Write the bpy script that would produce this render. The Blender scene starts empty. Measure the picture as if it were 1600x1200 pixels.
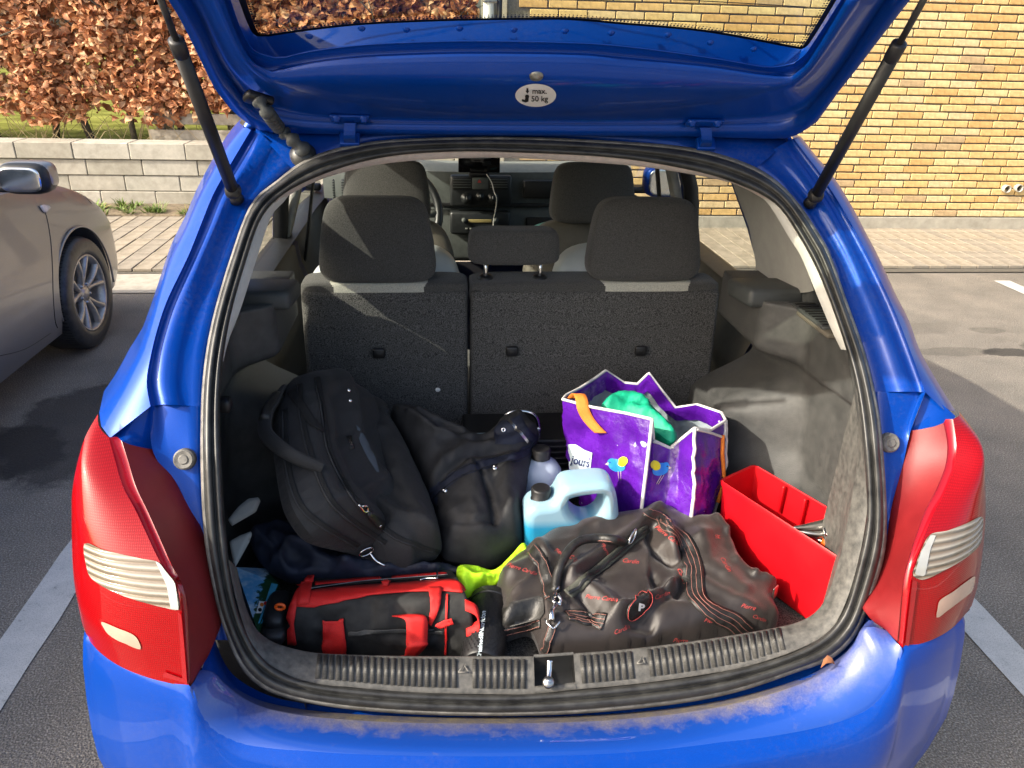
import bpy, bmesh, math, random
import numpy as np
from mathutils import Vector, Matrix, noise
from mathutils.bvhtree import BVHTree
from mathutils.geometry import delaunay_2d_cdt
random.seed(7)
rnd = random.random
def uni(a, b): return a + (b - a) * random.random()
scene = bpy.context.scene
col = scene.collection

# ---------------------------------------------------------------- camera
F = 1203.5
YAW, PIT, ROLL = (math.radians(a) for a in (5.9586, 24.2236, 1.5636))
CAM = np.array([-.1971, -1.0233, 1.6314])
_f = np.array([math.sin(YAW)*math.cos(PIT), math.cos(YAW)*math.cos(PIT), -math.sin(PIT)])
_r = np.array([math.cos(YAW), -math.sin(YAW), 0.])
_u = np.cross(_r, _f)
CR = _r*math.cos(ROLL) + _u*math.sin(ROLL)
CU = _u*math.cos(ROLL) - _r*math.sin(ROLL)
CW = _f
cam_data = bpy.data.cameras.new('camera')
cam = bpy.data.objects.new('camera', cam_data); col.objects.link(cam)
cam.matrix_world = Matrix(((CR[0], CU[0], -CW[0], CAM[0]), (CR[1], CU[1], -CW[1], CAM[1]), (CR[2], CU[2], -CW[2], CAM[2]), (0, 0, 0, 1)))
cam_data.sensor_width = 36; cam_data.lens = F/1600*36
cam_data.clip_start = .02; cam_data.clip_end = 600
scene.camera = cam

# ---------------------------------------------------------------- sky, sun, exposure
SUN = Vector((-1.43, -.46, 1.0)).normalized()
world = bpy.data.worlds.new('World'); scene.world = world; world.use_nodes = True
wn = world.node_tree.nodes; wl = world.node_tree.links
sky = wn.new('ShaderNodeTexSky'); sky.sky_type = 'NISHITA'; sky.sun_disc = False
sky.sun_elevation = math.asin(SUN.z); sky.sun_rotation = math.atan2(SUN.x, SUN.y)
sky.air_density = 1.0; sky.dust_density = 5.0; sky.ozone_density = .6
wn['Background'].inputs['Strength'].default_value = .15
wl.new(sky.outputs[0], wn['Background'].inputs['Color'])
sun_data = bpy.data.lights.new('sun', 'SUN'); sun_data.energy = 2.8; sun_data.angle = math.radians(.5)
sun_data.color = (1, .93, .80)
sun = bpy.data.objects.new('sun', sun_data); col.objects.link(sun)
sun.rotation_euler = SUN.to_track_quat('Z', 'Y').to_euler(); sun.location = (-6, -4, 8)
scene.view_settings.view_transform = 'Standard'; scene.view_settings.look = 'None'
scene.view_settings.exposure = 1.34; scene.view_settings.gamma = 1

# ---------------------------------------------------------------- pixels to places
def ray(x, y): return CW*F + CR*(x-800) - CU*(y-600)
def onx(x, y, v): d = ray(x, y); return CAM + d*((v-CAM[0])/d[0])
def ony(x, y, v): d = ray(x, y); return CAM + d*((v-CAM[1])/d[1])
def onz(x, y, v): d = ray(x, y); return CAM + d*((v-CAM[2])/d[2])
def onplane(x, y, p, n): d = ray(x, y); return CAM + d*(np.dot(p-CAM, n)/np.dot(d, n))
ZS = [.2, .5, .6, .8, .97, 1.1, 1.25, 1.35, 1.45, 1.6]
YS = [-.02, -.015, .0, .075, .16, .275, .42, .525, .62, .74]
def ys(z): return float(np.interp(z, ZS, YS))
def onrear(x, y, off=0.):
    """the raked rear plane of the car"""
    yy = .2
    for _ in range(40):
        p = ony(x, y, yy); yy = .5*yy + .5*(ys(p[2]) + off)
    return ony(x, y, yy)
def V3(p): return Vector((float(p[0]), float(p[1]), float(p[2])))

# ---------------------------------------------------------------- curves
def cr(pts, n, closed=False):
    """n points evenly along a Catmull-Rom curve through pts (any dimension)"""
    P = np.array([np.array(p, float) for p in pts]); m = len(P)
    out = []
    segs = m if closed else m-1
    for i in range(segs):
        if closed: a, b, c, d = P[(i-1) % m], P[i], P[(i+1) % m], P[(i+2) % m]
        else: a, b, c, d = P[max(i-1, 0)], P[i], P[i+1], P[min(i+2, m-1)]
        for k in range(12):
            t = k/12
            out.append(.5*((2*b) + (c-a)*t + (2*a-5*b+4*c-d)*t*t + (3*b-a-3*c+d)*t**3))
    out.append(P[0] if closed else P[-1])
    out = np.array(out)
    L = np.r_[0, np.cumsum(np.linalg.norm(np.diff(out, axis=0), axis=1))]
    s = np.linspace(0, L[-1], n+1)[:-1] if closed else np.linspace(0, L[-1], n)
    return np.stack([np.interp(s, L, out[:, k]) for k in range(out.shape[1])], 1)
def lin(pts, n, closed=False):
    P = np.array([np.array(p, float) for p in pts])
    if closed: P = np.vstack([P, P[:1]])
    L = np.r_[0, np.cumsum(np.linalg.norm(np.diff(P, axis=0), axis=1))]
    s = np.linspace(0, L[-1], n+1)[:-1] if closed else np.linspace(0, L[-1], n)
    return np.stack([np.interp(s, L, P[:, k]) for k in range(P.shape[1])], 1)
def ss(a, b, x):
    t = min(max((x-a)/(b-a), 0), 1); return t*t*(3-2*t)

# ---------------------------------------------------------------- objects
def thing(name, label, cat, loc=(0, 0, 0), group=None):
    o = bpy.data.objects.new(name, None); col.objects.link(o); o.location = loc
    o.empty_display_size = .1
    o['label'] = label; o['category'] = cat
    if group: o['group'] = group
    return o
def tag(o, label, cat, group=None):
    o['label'] = label; o['category'] = cat
    if group: o['group'] = group
    return o
def link(name, me, mat=None, parent=None, smooth=True, label=None, kind=None):
    o = bpy.data.objects.new(name, me); col.objects.link(o)
    if mat is not None:
        if isinstance(mat, (list, tuple)):
            for m in mat: me.materials.append(m)
        elif not me.materials: me.materials.append(mat)
    if smooth:
        for p in me.polygons: p.use_smooth = True
    if parent is not None:
        o.parent = parent
        if parent.type == 'EMPTY': o.matrix_parent_inverse = Matrix.Translation(-Vector(parent.location))
    if label: o['label'] = label
    if kind: o['kind'] = kind
    return o
def mesh(verts, faces, name='m'):
    me = bpy.data.meshes.new(name)
    me.from_pydata([tuple(float(c) for c in v) for v in verts], [], [tuple(f) for f in faces]); me.validate(); me.update()
    return me
def sharp(me, ang=35):
    """auto smooth: mark hard edges"""
    bm = bmesh.new(); bm.from_mesh(me)
    bmesh.ops.recalc_face_normals(bm, faces=bm.faces)
    for e in bm.edges:
        if len(e.link_faces) == 2 and e.calc_face_angle(0) > math.radians(ang): e.smooth = False
    bm.to_mesh(me); bm.free()
    return me
def grid(rows, cu=False, cv=False, name='m'):
    """rows: list of equal-length point lists; cu closes along a row, cv closes across rows"""
    n = len(rows); m = len(rows[0]); v = [p for r in rows for p in r]; f = []
    for i in range(n if cv else n-1):
        for j in range(m if cu else m-1):
            a = i*m+j; b = i*m+(j+1) % m; c = ((i+1) % n)*m+(j+1) % m; d = ((i+1) % n)*m+j
            f.append((a, b, c, d))
    return mesh(v, f, name)
def solid(me, t, both=False):
    """give a sheet thickness t along its normals (inwards)"""
    bm = bmesh.new(); bm.from_mesh(me)
    bmesh.ops.remove_doubles(bm, verts=bm.verts, dist=1e-6)
    bmesh.ops.dissolve_degenerate(bm, edges=bm.edges[:], dist=1e-6)
    bmesh.ops.recalc_face_normals(bm, faces=bm.faces); bm.normal_update()
    fs = bm.faces[:]; be = [e for e in bm.edges if len(e.link_faces) == 1]
    nv = {v: bm.verts.new(v.co - v.normal*t) for v in bm.verts[:]}
    for f in fs: bm.faces.new([nv[v] for v in reversed(f.verts)])
    for e in be:
        a, b = e.verts
        try: bm.faces.new((a, nv[a], nv[b], b))
        except ValueError: pass
    bmesh.ops.recalc_face_normals(bm, faces=bm.faces)
    bm.to_mesh(me); bm.free(); return me
def join(*mes):
    bm = bmesh.new()
    for m in mes: bm.from_mesh(m)
    me = bpy.data.meshes.new('m'); bm.to_mesh(me); bm.free()
    return me
def tube(path, r, n=10, closed=False, caps=True):
    P = [Vector(tuple(map(float, p))) for p in path]; m = len(P)
    R = list(r) if hasattr(r, '__len__') else [r]*m
    rows = []; up = None
    for i in range(m):
        if closed: t = P[(i+1) % m]-P[(i-1) % m]
        else: t = P[min(i+1, m-1)]-P[max(i-1, 0)]
        t.normalize()
        if up is None:
            up = Vector((0, 0, 1)) if abs(t.z) < .9 else Vector((1, 0, 0))
        up = (up - t*up.dot(t))
        if up.length < 1e-6: up = t.orthogonal()
        up.normalize(); s = t.cross(up)
        rows.append([P[i] + (up*math.cos(a) + s*math.sin(a))*R[i] for a in [2*math.pi*k/n for k in range(n)]])
    me = grid(rows, cu=True, cv=closed)
    if caps and not closed:
        bm = bmesh.new(); bm.from_mesh(me); bm.verts.ensure_lookup_table()
        bm.faces.new([bm.verts[k] for k in range(n)]); bm.faces.new([bm.verts[(m-1)*n+k] for k in range(n-1, -1, -1)])
        bmesh.ops.recalc_face_normals(bm, faces=bm.faces); bm.to_mesh(me); bm.free()
    return me
def box(c, s, bev=.004, rot=None, seg=2):
    bm = bmesh.new(); bmesh.ops.create_cube(bm, size=1)
    for v in bm.verts: v.co = Vector((v.co.x*s[0], v.co.y*s[1], v.co.z*s[2]))
    if bev > 0: bmesh.ops.bevel(bm, geom=bm.edges[:], offset=min(bev, min(s)*.49), segments=seg, affect='EDGES', profile=.5)
    M = Matrix.Translation(Vector(tuple(map(float, c)))) @ (rot.to_4x4() if rot is not None else Matrix.Identity(4))
    bm.transform(M); me = bpy.data.meshes.new('m'); bm.to_mesh(me); bm.free()
    return me
def lathe(prof, n=24, M=None):
    """prof: (r, h) pairs about local z"""
    rows = [[Vector((r*math.cos(2*math.pi*k/n), r*math.sin(2*math.pi*k/n), h)) for k in range(n)] for r, h in prof]
    me = grid(rows, cu=True)
    bm = bmesh.new(); bm.from_mesh(me); bmesh.ops.remove_doubles(bm, verts=bm.verts, dist=1e-6)
    bmesh.ops.recalc_face_normals(bm, faces=bm.faces)
    if M is not None: bm.transform(M)
    bm.to_mesh(me); bm.free(); return me
def frame(o, zdir, xdir=(1, 0, 0)):
    z = Vector(zdir).normalized(); x = Vector(xdir); x = (x - z*x.dot(z)).normalized(); y = z.cross(x)
    return Matrix(((x.x, y.x, z.x, o[0]), (x.y, y.y, z.y, o[1]), (x.z, y.z, z.z, o[2]), (0, 0, 0, 1)))
def superbox(c, s, e=.35, nu=28, nv=16, rot=None, fn=None):
    """rounded cushion: superellipsoid with half sizes s"""
    def p(a, k): return math.copysign(abs(a)**k, a)
    rows = []
    for i in range(nv+1):
        ph = -math.pi/2 + math.pi*i/nv; r = []
        for j in range(nu):
            th = 2*math.pi*j/nu
            q = Vector((s[0]*p(math.cos(ph), e)*p(math.cos(th), e), s[1]*p(math.cos(ph), e)*p(math.sin(th), e), s[2]*p(math.sin(ph), e)))
            if fn: q = fn(q)
            if rot is not None: q = rot @ q
            r.append(q + Vector(c))
        rows.append(r)
    me = grid(rows, cu=True)
    bm = bmesh.new(); bm.from_mesh(me); bmesh.ops.remove_doubles(bm, verts=bm.verts, dist=1e-5)
    bmesh.ops.recalc_face_normals(bm, faces=bm.faces); bm.to_mesh(me); bm.free()
    return me
def shape2d(loops, depth, bev=0., res=3, M=None):
    """filled 2D curve with holes, extruded and bevelled (closed solid)"""
    cu = bpy.data.curves.new('c', 'CURVE'); cu.dimensions = '2D'; cu.fill_mode = 'BOTH'
    cu.extrude = max(depth/2-bev, 0); cu.bevel_depth = bev; cu.bevel_resolution = res; cu.offset = -bev
    for L in loops:
        sp = cu.splines.new('POLY'); sp.points.add(len(L)-1); sp.use_cyclic_u = True
        for q, (x, y) in zip(sp.points, L): q.co = (x, y, 0, 1)
    o = bpy.data.objects.new('c', cu); col.objects.link(o)
    dg = bpy.context.evaluated_depsgraph_get(); me = bpy.data.meshes.new_from_object(o.evaluated_get(dg))
    bpy.data.objects.remove(o); bpy.data.curves.remove(cu)
    if M is not None: me.transform(M)
    me.materials.clear()
    return me
def text_mesh(s, size, ext=0., align='CENTER', shear=0., bold=0.):
    cu = bpy.data.curves.new('t', 'FONT'); cu.body = s; cu.size = size; cu.extrude = ext; cu.shear = shear
    cu.align_x = align; cu.align_y = 'CENTER'; cu.resolution_u = 3; cu.offset = bold
    o = bpy.data.objects.new('t', cu); col.objects.link(o)
    dg = bpy.context.evaluated_depsgraph_get(); me = bpy.data.meshes.new_from_object(o.evaluated_get(dg))
    bpy.data.objects.remove(o); bpy.data.curves.remove(cu); me.materials.clear()
    return me
def bvh_of(me):
    bm = bmesh.new(); bm.from_mesh(me); b = BVHTree.FromBMesh(bm); bm.free(); return b
def bvh_sub(me): return bvh_of(me)
def cast(bvh, x, y, off=0.):
    d = V3(ray(x, y)).normalized(); o = V3(CAM)
    h, n, i, t = bvh.ray_cast(o, d)
    if h is None:
        h, n, i, t = bvh.find_nearest(o + d*1.35)
        # nearest along the ray
        for k in range(6):
            tt = (h-o).dot(d); h, n, i, _ = bvh.find_nearest(o + d*tt)
    if n.dot(d) > 0: n = -n
    return h + n*off, n
def inside_poly(pts, poly):
    x, y = pts[:, 0], pts[:, 1]; n = len(poly); res = np.zeros(len(pts), bool); j = n-1
    for i in range(n):
        xi, yi = poly[i]; xj, yj = poly[j]
        c = ((yi > y) != (yj > y)) & (x < (xj-xi)*(y-yi)/(yj-yi+1e-12)+xi)
        res ^= c; j = i
    return res
def dist_poly(pts, poly, closed=True):
    P = np.array(poly, float); n = len(P); d = np.full(len(pts), 1e9)
    for i in range(n if closed else n-1):
        a = P[i]; b = P[(i+1) % n]; ab = b-a; t = np.clip(((pts-a)@ab)/(ab@ab+1e-12), 0, 1)
        d = np.minimum(d, np.linalg.norm(pts-(a+t[:, None]*ab), axis=1))
    return d
def tri2d(outline, g, jitter=.0):
    """triangulate a 2D outline with interior grid points; returns pts, faces, n_boundary"""
    O = np.array(outline, float); n = len(O)
    x0, y0 = O.min(0); x1, y1 = O.max(0)
    G = np.array([(x0+g*(i+.5*(j % 2)), y0+g*.87*j) for j in range(int((y1-y0)/(g*.87))+2) for i in range(int((x1-x0)/g)+2)])
    G = G[inside_poly(G, O)]
    if len(G): G = G[dist_poly(G, O) > g*.45]
    pts = np.vstack([O, G]) if len(G) else O
    r = delaunay_2d_cdt([Vector((a, b)) for a, b in pts], [(i, (i+1) % n) for i in range(n)], [], 1, 1e-5)
    vs = np.array([tuple(v) for v in r[0]]); fs = [tuple(f) for f in r[2]]
    return vs, fs, n
def decal(bvh, outline, off=.0012, g=6, dens=None, thick=0.):
    """a patch of the surface inside a pixel outline"""
    vs, fs, n = tri2d(outline, g)
    vv = [cast(bvh, x, y, off)[0] for x, y in vs]
    me = mesh(vv, fs)
    if thick: solid(me, thick)
    return me
def ribbon(bvh, path, w, off=.0015, n=24, thick=.0, smooth_n=3):
    """a strap w metres wide along a pixel path on a surface"""
    P = cr(path, n) if len(path) > 2 else lin(path, n)
    H = [cast(bvh, x, y, off) for x, y in P]
    pts = [h for h, _ in H]; nr = [q for _, q in H]
    rows = []
    W = list(w) if hasattr(w, '__len__') else [w, w]
    for i in range(n):
        t = (pts[min(i+1, n-1)]-pts[max(i-1, 0)]).normalized()
        a = Vector((0, 0, 0))
        for k in range(max(0, i-smooth_n), min(n, i+smooth_n+1)): a += nr[k]
        a.normalize(); s = t.cross(a).normalized(); ww = W[0]+(W[1]-W[0])*i/(n-1)
        row = []
        for q in (-1, -.5, 0, .5, 1):
            c = pts[i] + s*(q*ww/2)
            h, nn, _, dd = bvh.find_nearest(c)
            if h is not None and dd < ww*.9: 
                if nn.dot(a) < 0: nn = -nn
                c = h + nn*off
            row.append(c)
        rows.append(row)
    me = grid(rows)
    if thick: solid(me, thick)
    return me
def cord(bvh, path, r, off=0., n=30, closed=False):
    P = cr(path, n, closed)
    return tube([cast(bvh, x, y, off)[0] for x, y in P], r, 8, closed)
def blob(outline, yfun, front, back, w=30, bumps=(), g=7, nz=(0, 1), floor=None, smooth=True, fold=None):
    """a soft thing: outline (pixels) at depth yfun, swelling by front/back metres, with folds"""
    O = cr(outline, max(12, int(sum(np.linalg.norm(np.diff(np.array(list(outline)+[outline[0]], float), axis=0), axis=1))/g)), True) if smooth else lin(outline, max(12, int(sum(np.linalg.norm(np.diff(np.array(list(outline)+[outline[0]], float), axis=0), axis=1))/g)), True)
    vs, fs, n = tri2d(O, g)
    d = dist_poly(vs, O); q = np.clip(d/w, 0, 1); h = np.sqrt(np.maximum(0, 1-(1-q)**2))
    edge = np.clip(d/8, 0, 1)
    B = np.zeros(len(vs))
    if fold: B += np.array([fold[0]*((1-abs(noise.noise(Vector((x/fold[1]+.6*noise.noise(Vector((x/60, y/60, 1))), y/fold[1]*.8, fold[2])))))**fold[3]-.35) for x, y in vs])*np.clip(d/14, 0, 1)
    for poly, sg, am in bumps:
        B += am*np.exp(-(dist_poly(vs, poly, False)/sg)**2)
    base = np.array([ony(x, y, yfun(x, y)) for x, y in vs])
    nrm = []
    for x, y in vs:
        p = ony(x, y, yfun(x, y)); a = ony(x+2, y, yfun(x+2, y))-p; b = ony(x, y+2, yfun(x, y+2))-p
        k = np.cross(b, a); k /= np.linalg.norm(k)
        if np.dot(k, CAM-p) < 0: k = -k
        nrm.append(k)
    nrm = np.array(nrm)
    N = np.zeros(len(vs))
    if nz[0]:
        N = np.array([noise.fractal(Vector((x/nz[1], y/nz[1], 3.1)), .8, 2.1, 4) for x, y in vs])*nz[0]
    hf = h*front + (B+N)*edge; hb = h*back
    fv = base + nrm*hf[:, None]; bv = base - nrm*hb[:, None]
    if floor is not None:
        for A in (fv, bv): A[:, 2] = np.maximum(A[:, 2], floor)
    m = len(vs); verts = list(fv)+list(bv)
    me = mesh(verts, [f for f in fs]+[tuple(m+i for i in reversed(f)) for f in fs])
    bm = bmesh.new(); bm.from_mesh(me); bmesh.ops.remove_doubles(bm, verts=bm.verts, dist=1e-5)
    bmesh.ops.recalc_face_normals(bm, faces=bm.faces); bm.to_mesh(me); bm.free()
    return me
def coons(l, r, t, b, nu, nv):
    """left, right (top to bottom) and top, bottom (left to right) boundary curves"""
    l = cr(l, nv); r = cr(r, nv); t = cr(t, nu); b = cr(b, nu); rows = []
    for i in range(nv):
        v = i/(nv-1); row = []
        for j in range(nu):
            u = j/(nu-1)
            p = (1-u)*l[i]+u*r[i]+(1-v)*t[j]+v*b[j]-((1-u)*(1-v)*t[0]+u*(1-v)*t[-1]+(1-u)*v*b[0]+u*v*b[-1])
            row.append(p)
        rows.append(row)
    return rows

# ---------------------------------------------------------------- materials
def newmat(name):
    m = bpy.data.materials.new(name); m.use_nodes = True
    return m, m.node_tree.nodes, m.node_tree.links, m.node_tree.nodes['Principled BSDF']
def lin3(c): return (c[0], c[1], c[2], 1)
def noise_node(n, l, scale, detail=6, rough=.6, coord='Object', obj=None):
    tc = n.new('ShaderNodeTexCoord'); t = n.new('ShaderNodeTexNoise'); t.inputs['Scale'].default_value = scale
    t.inputs['Detail'].default_value = detail; t.inputs['Roughness'].default_value = rough
    l.new(tc.outputs[coord], t.inputs['Vector']); return t
def ramp(n, l, src, stops):
    r = n.new('ShaderNodeValToRGB'); e = r.color_ramp.elements
    while len(e) < len(stops): e.new(.5)
    for k, (p, c) in zip(e, stops): k.position = p; k.color = lin3(c) if len(c) == 3 else c
    l.new(src, r.inputs[0]); return r
def mat(name, c, rough=.6, var=.25, scale=20, bump=0., bscale=200, spec=.5, metal=0, coat=0., sheen=0., crough=.05, detail=6, c2=None):
    """plain material: colour with grain, fine relief"""
    m, n, l, b = newmat(name)
    t = noise_node(n, l, scale, detail)
    lo = tuple(x*(1-var) for x in c); hi = c2 if c2 else tuple(min(1, x*(1+var)) for x in c)
    r = ramp(n, l, t.outputs['Fac'], [(.3, lo), (.7, hi)]); l.new(r.outputs[0], b.inputs['Base Color'])
    rr = n.new('ShaderNodeMapRange'); rr.inputs[3].default_value = max(0, rough-.08); rr.inputs[4].default_value = min(1, rough+.08)
    l.new(t.outputs['Fac'], rr.inputs[0]); l.new(rr.outputs[0], b.inputs['Roughness'])
    b.inputs['Specular IOR Level'].default_value = spec; b.inputs['Metallic'].default_value = metal
    b.inputs['Coat Weight'].default_value = coat; b.inputs['Coat Roughness'].default_value = crough
    if sheen: b.inputs['Sheen Weight'].default_value = sheen
    if bump:
        t2 = noise_node(n, l, bscale, 3); bn = n.new('ShaderNodeBump'); bn.inputs['Strength'].default_value = bump; bn.inputs['Distance'].default_value = .002
        l.new(t2.outputs['Fac'], bn.inputs['Height']); l.new(bn.outputs[0], b.inputs['Normal'])
    return m
M = {}
def paint(name, c, dirt=(.20, .17, .12), dirty=.3, metal=.25, flake=.1):
    m, n, l, b = newmat(name)
    t = noise_node(n, l, 900, 2); r = ramp(n, l, t.outputs['Fac'], [(.35, tuple(x*(1-flake) for x in c)), (.65, tuple(min(1, x*(1+flake)) for x in c))])
    d = noise_node(n, l, 7, 8, .65); d2 = noise_node(n, l, 120, 4, .7)
    mx = n.new('ShaderNodeMath'); mx.operation = 'MULTIPLY'; l.new(d.outputs['Fac'], mx.inputs[0]); l.new(d2.outputs['Fac'], mx.inputs[1])
    dm = n.new('ShaderNodeMapRange'); dm.inputs[1].default_value = .25; dm.inputs[2].default_value = .55; dm.inputs[4].default_value = dirty; l.new(mx.outputs[0], dm.inputs[0])
    mc = n.new('ShaderNodeMix'); mc.data_type = 'RGBA'; l.new(dm.outputs[0], mc.inputs['Factor']); l.new(r.outputs[0], mc.inputs['A']); mc.inputs['B'].default_value = lin3(dirt)
    l.new(mc.outputs['Result'], b.inputs['Base Color'])
    b.inputs['Metallic'].default_value = metal; b.inputs['Roughness'].default_value = .35
    rr = n.new('ShaderNodeMapRange'); rr.inputs[3].default_value = .03; rr.inputs[4].default_value = .35; l.new(dm.outputs[0], rr.inputs[0]); l.new(rr.outputs[0], b.inputs['Coat Roughness'])
    b.inputs['Coat Weight'].default_value = .42; b.inputs['Specular IOR Level'].default_value = .12
    return m
BLUE = (.0003, .046, .32)
M['blue'] = paint('blue car paint', BLUE, dirty=.10, metal=.2)
M['blue_inner'] = paint('blue paint inside the shut line', (.0003, .046, .31), dirty=.2, metal=.2)
M['silver'] = paint('grey car paint', (.28, .275, .27), (.2, .18, .15), .15, .7, .15)
# dusty ledge: dirt lies along the back of the bumper step
def dusty(name, c, axis_lo, axis_hi):
    m, n, l, b = newmat(name)
    tc = n.new('ShaderNodeTexCoord'); sp = n.new('ShaderNodeSeparateXYZ'); l.new(tc.outputs['Object'], sp.inputs[0])
    mr = n.new('ShaderNodeMapRange'); mr.inputs[1].default_value = axis_lo; mr.inputs[2].default_value = axis_hi; l.new(sp.outputs['Y'], mr.inputs[0])
    d = noise_node(n, l, 28, 8, .75); dd = noise_node(n, l, 300, 3, .7)
    a = n.new('ShaderNodeMath'); a.operation = 'MULTIPLY_ADD'; l.new(d.outputs['Fac'], a.inputs[0]); a.inputs[1].default_value = 1.7; a.inputs[2].default_value = -1.05
    s = n.new('ShaderNodeMath'); s.operation = 'ADD'; l.new(a.outputs[0], s.inputs[0]); l.new(mr.outputs[0], s.inputs[1])
    ab = n.new('ShaderNodeMath'); ab.operation = 'ABSOLUTE'; l.new(sp.outputs['X'], ab.inputs[0]); fx = n.new('ShaderNodeMapRange'); fx.inputs[1].default_value = .36; fx.inputs[2].default_value = .56; fx.inputs[3].default_value = 1.0; fx.inputs[4].default_value = .22; l.new(ab.outputs[0], fx.inputs[0])
    s2 = n.new('ShaderNodeMath'); s2.operation = 'MULTIPLY'; s2.use_clamp = True; l.new(s.outputs[0], s2.inputs[0]); l.new(fx.outputs[0], s2.inputs[1])
    mc = n.new('ShaderNodeMix'); mc.data_type = 'RGBA'; l.new(s2.outputs[0], mc.inputs['Factor']); mc.inputs['A'].default_value = lin3(c)
    r = ramp(n, l, dd.outputs['Fac'], [(.3, (.17, .14, .09)), (.7, (.34, .29, .2))]); l.new(r.outputs[0], mc.inputs['B']); l.new(mc.outputs['Result'], b.inputs['Base Color'])
    inv = n.new('ShaderNodeMath'); inv.operation = 'SUBTRACT'; inv.inputs[0].default_value = 1; inv.use_clamp = True; l.new(s2.outputs[0], inv.inputs[1]); l.new(inv.outputs[0], b.inputs['Coat Weight'])
    b.inputs['Roughness'].default_value = .5
    return m
M['blue_ledge'] = dusty('blue paint with dust along the step', (.0003, .046, .30), -.092, -.034)
M['blackpl'] = mat('black plastic', (.012, .012, .013), .45, .3, 40, .1, 500)
M['trimpl'] = mat('textured grey boot lining', (.050, .051, .050), .5, .2, 30, .5, 700, c2=(.072, .072, .069))
M['trimtop'] = mat('dark lining shelf', (.05, .055, .055), .5, .2, 20, .3, 900)
M['sillpl'] = mat('dusty sill plate plastic', (.055, .055, .052), .6, .3, 70, .3, 700, c2=(.12, .115, .105))
M['rubber'] = mat('black rubber seal', (.018, .018, .018), .42, .35, 30, .1, 300, c2=(.05, .05, .047))
M['rubber_lip'] = mat('dusty rubber lip', (.09, .088, .08), .6, .35, 40, .1, 300, c2=(.22, .21, .19))
M['beige'] = mat('pale felt headliner', (.50, .44, .41), .9, .12, 90, .4, 1500)
M['whitetrim'] = mat('off white pillar trim', (.50, .50, .47), .65, .08, 30, .1, 900)
M['greytrim'] = mat('light grey pillar trim', (.33, .33, .31), .7, .08, 30, .1, 900)
M['carpet'] = mat('speckled black carpet', (.010, .010, .010), .95, .3, 430, .9, 600, spec=.1, c2=(.16, .157, .15), detail=2)
M['seatfab'] = mat('charcoal seat fabric', (.045, .045, .043), .9, .3, 420, .6, 1400, sheen=.15, spec=.2, c2=(.10, .097, .092))
M['seatstrip'] = mat('pale woven seat strip', (.36, .36, .32), .9, .25, 500, .6, 900, c2=(.58, .56, .46))
M['chrome'] = mat('chrome', (.75, .75, .74), .18, .05, 30, metal=1)
M['steel'] = mat('worn steel', (.42, .41, .39), .32, .25, 60, metal=1)
M['boltzinc'] = mat('zinc bolt', (.35, .35, .31), .5, .3, 200, metal=.8)
M['white'] = mat('white print', (.78, .78, .76), .5, .03, 20)
M['black'] = mat('black print', (.01, .01, .01), .5, .1, 20)
M['dashgrey'] = mat('grey dashboard plastic', (.085, .095, .09), .6, .15, 40, .3, 800)
M['dashpale'] = mat('pale dash top', (.19, .20, .18), .7, .12, 40, .3, 800)
M['dashdark'] = mat('dark console plastic', (.016, .018, .019), .4, .2, 40)
M['display'] = mat('amber grey display', (.30, .24, .10), .3, .1, 60)
M['doorcard'] = mat('taupe door lining', (.10, .09, .07), .7, .15, 30, .3, 700)
M['shell'] = mat('pale grey moulded plastic', (.50, .54, .54), .45, .06, 12)
M['phone'] = mat('phone screen', (.004, .004, .005), .08, .1, 5)
M['teal'] = mat('teal paper', (.20, .50, .45), .6, .15, 30)
M['cable'] = mat('pale cable', (.6, .58, .52), .5, .05, 20)
def glassmat(name, tint, refl=1.0):
    m, n, l, b = newmat(name); n.remove(b); out = n['Material Output']
    tr = n.new('ShaderNodeBsdfTransparent'); tr.inputs[0].default_value = lin3(tint)
    gl = n.new('ShaderNodeBsdfGlossy'); gl.inputs['Roughness'].default_value = .02; gl.inputs[0].default_value = (refl, refl, refl, 1)
    lw = n.new('ShaderNodeLayerWeight'); lw.inputs[0].default_value = .5; pw_ = n.new('ShaderNodeMath'); pw_.operation = 'POWER'; pw_.inputs[1].default_value = 5; l.new(lw.outputs['Facing'], pw_.inputs[0]); fr = n.new('ShaderNodeMath'); fr.operation = 'MULTIPLY_ADD'; fr.inputs[1].default_value = .92; fr.inputs[2].default_value = .05; l.new(pw_.outputs[0], fr.inputs[0]); mx = n.new('ShaderNodeMixShader')
    l.new(fr.outputs[0], mx.inputs[0]); l.new(tr.outputs[0], mx.inputs[1]); l.new(gl.outputs[0], mx.inputs[2]); l.new(mx.outputs[0], out.inputs[0])
    return m
M['glass'] = glassmat('window glass', (.86, .90, .87)); M['tint'] = glassmat('tinted tailgate glass', (.72, .76, .66), .6)
M['darkglass'] = glassmat('dark car glass', (.12, .13, .13))
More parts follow.
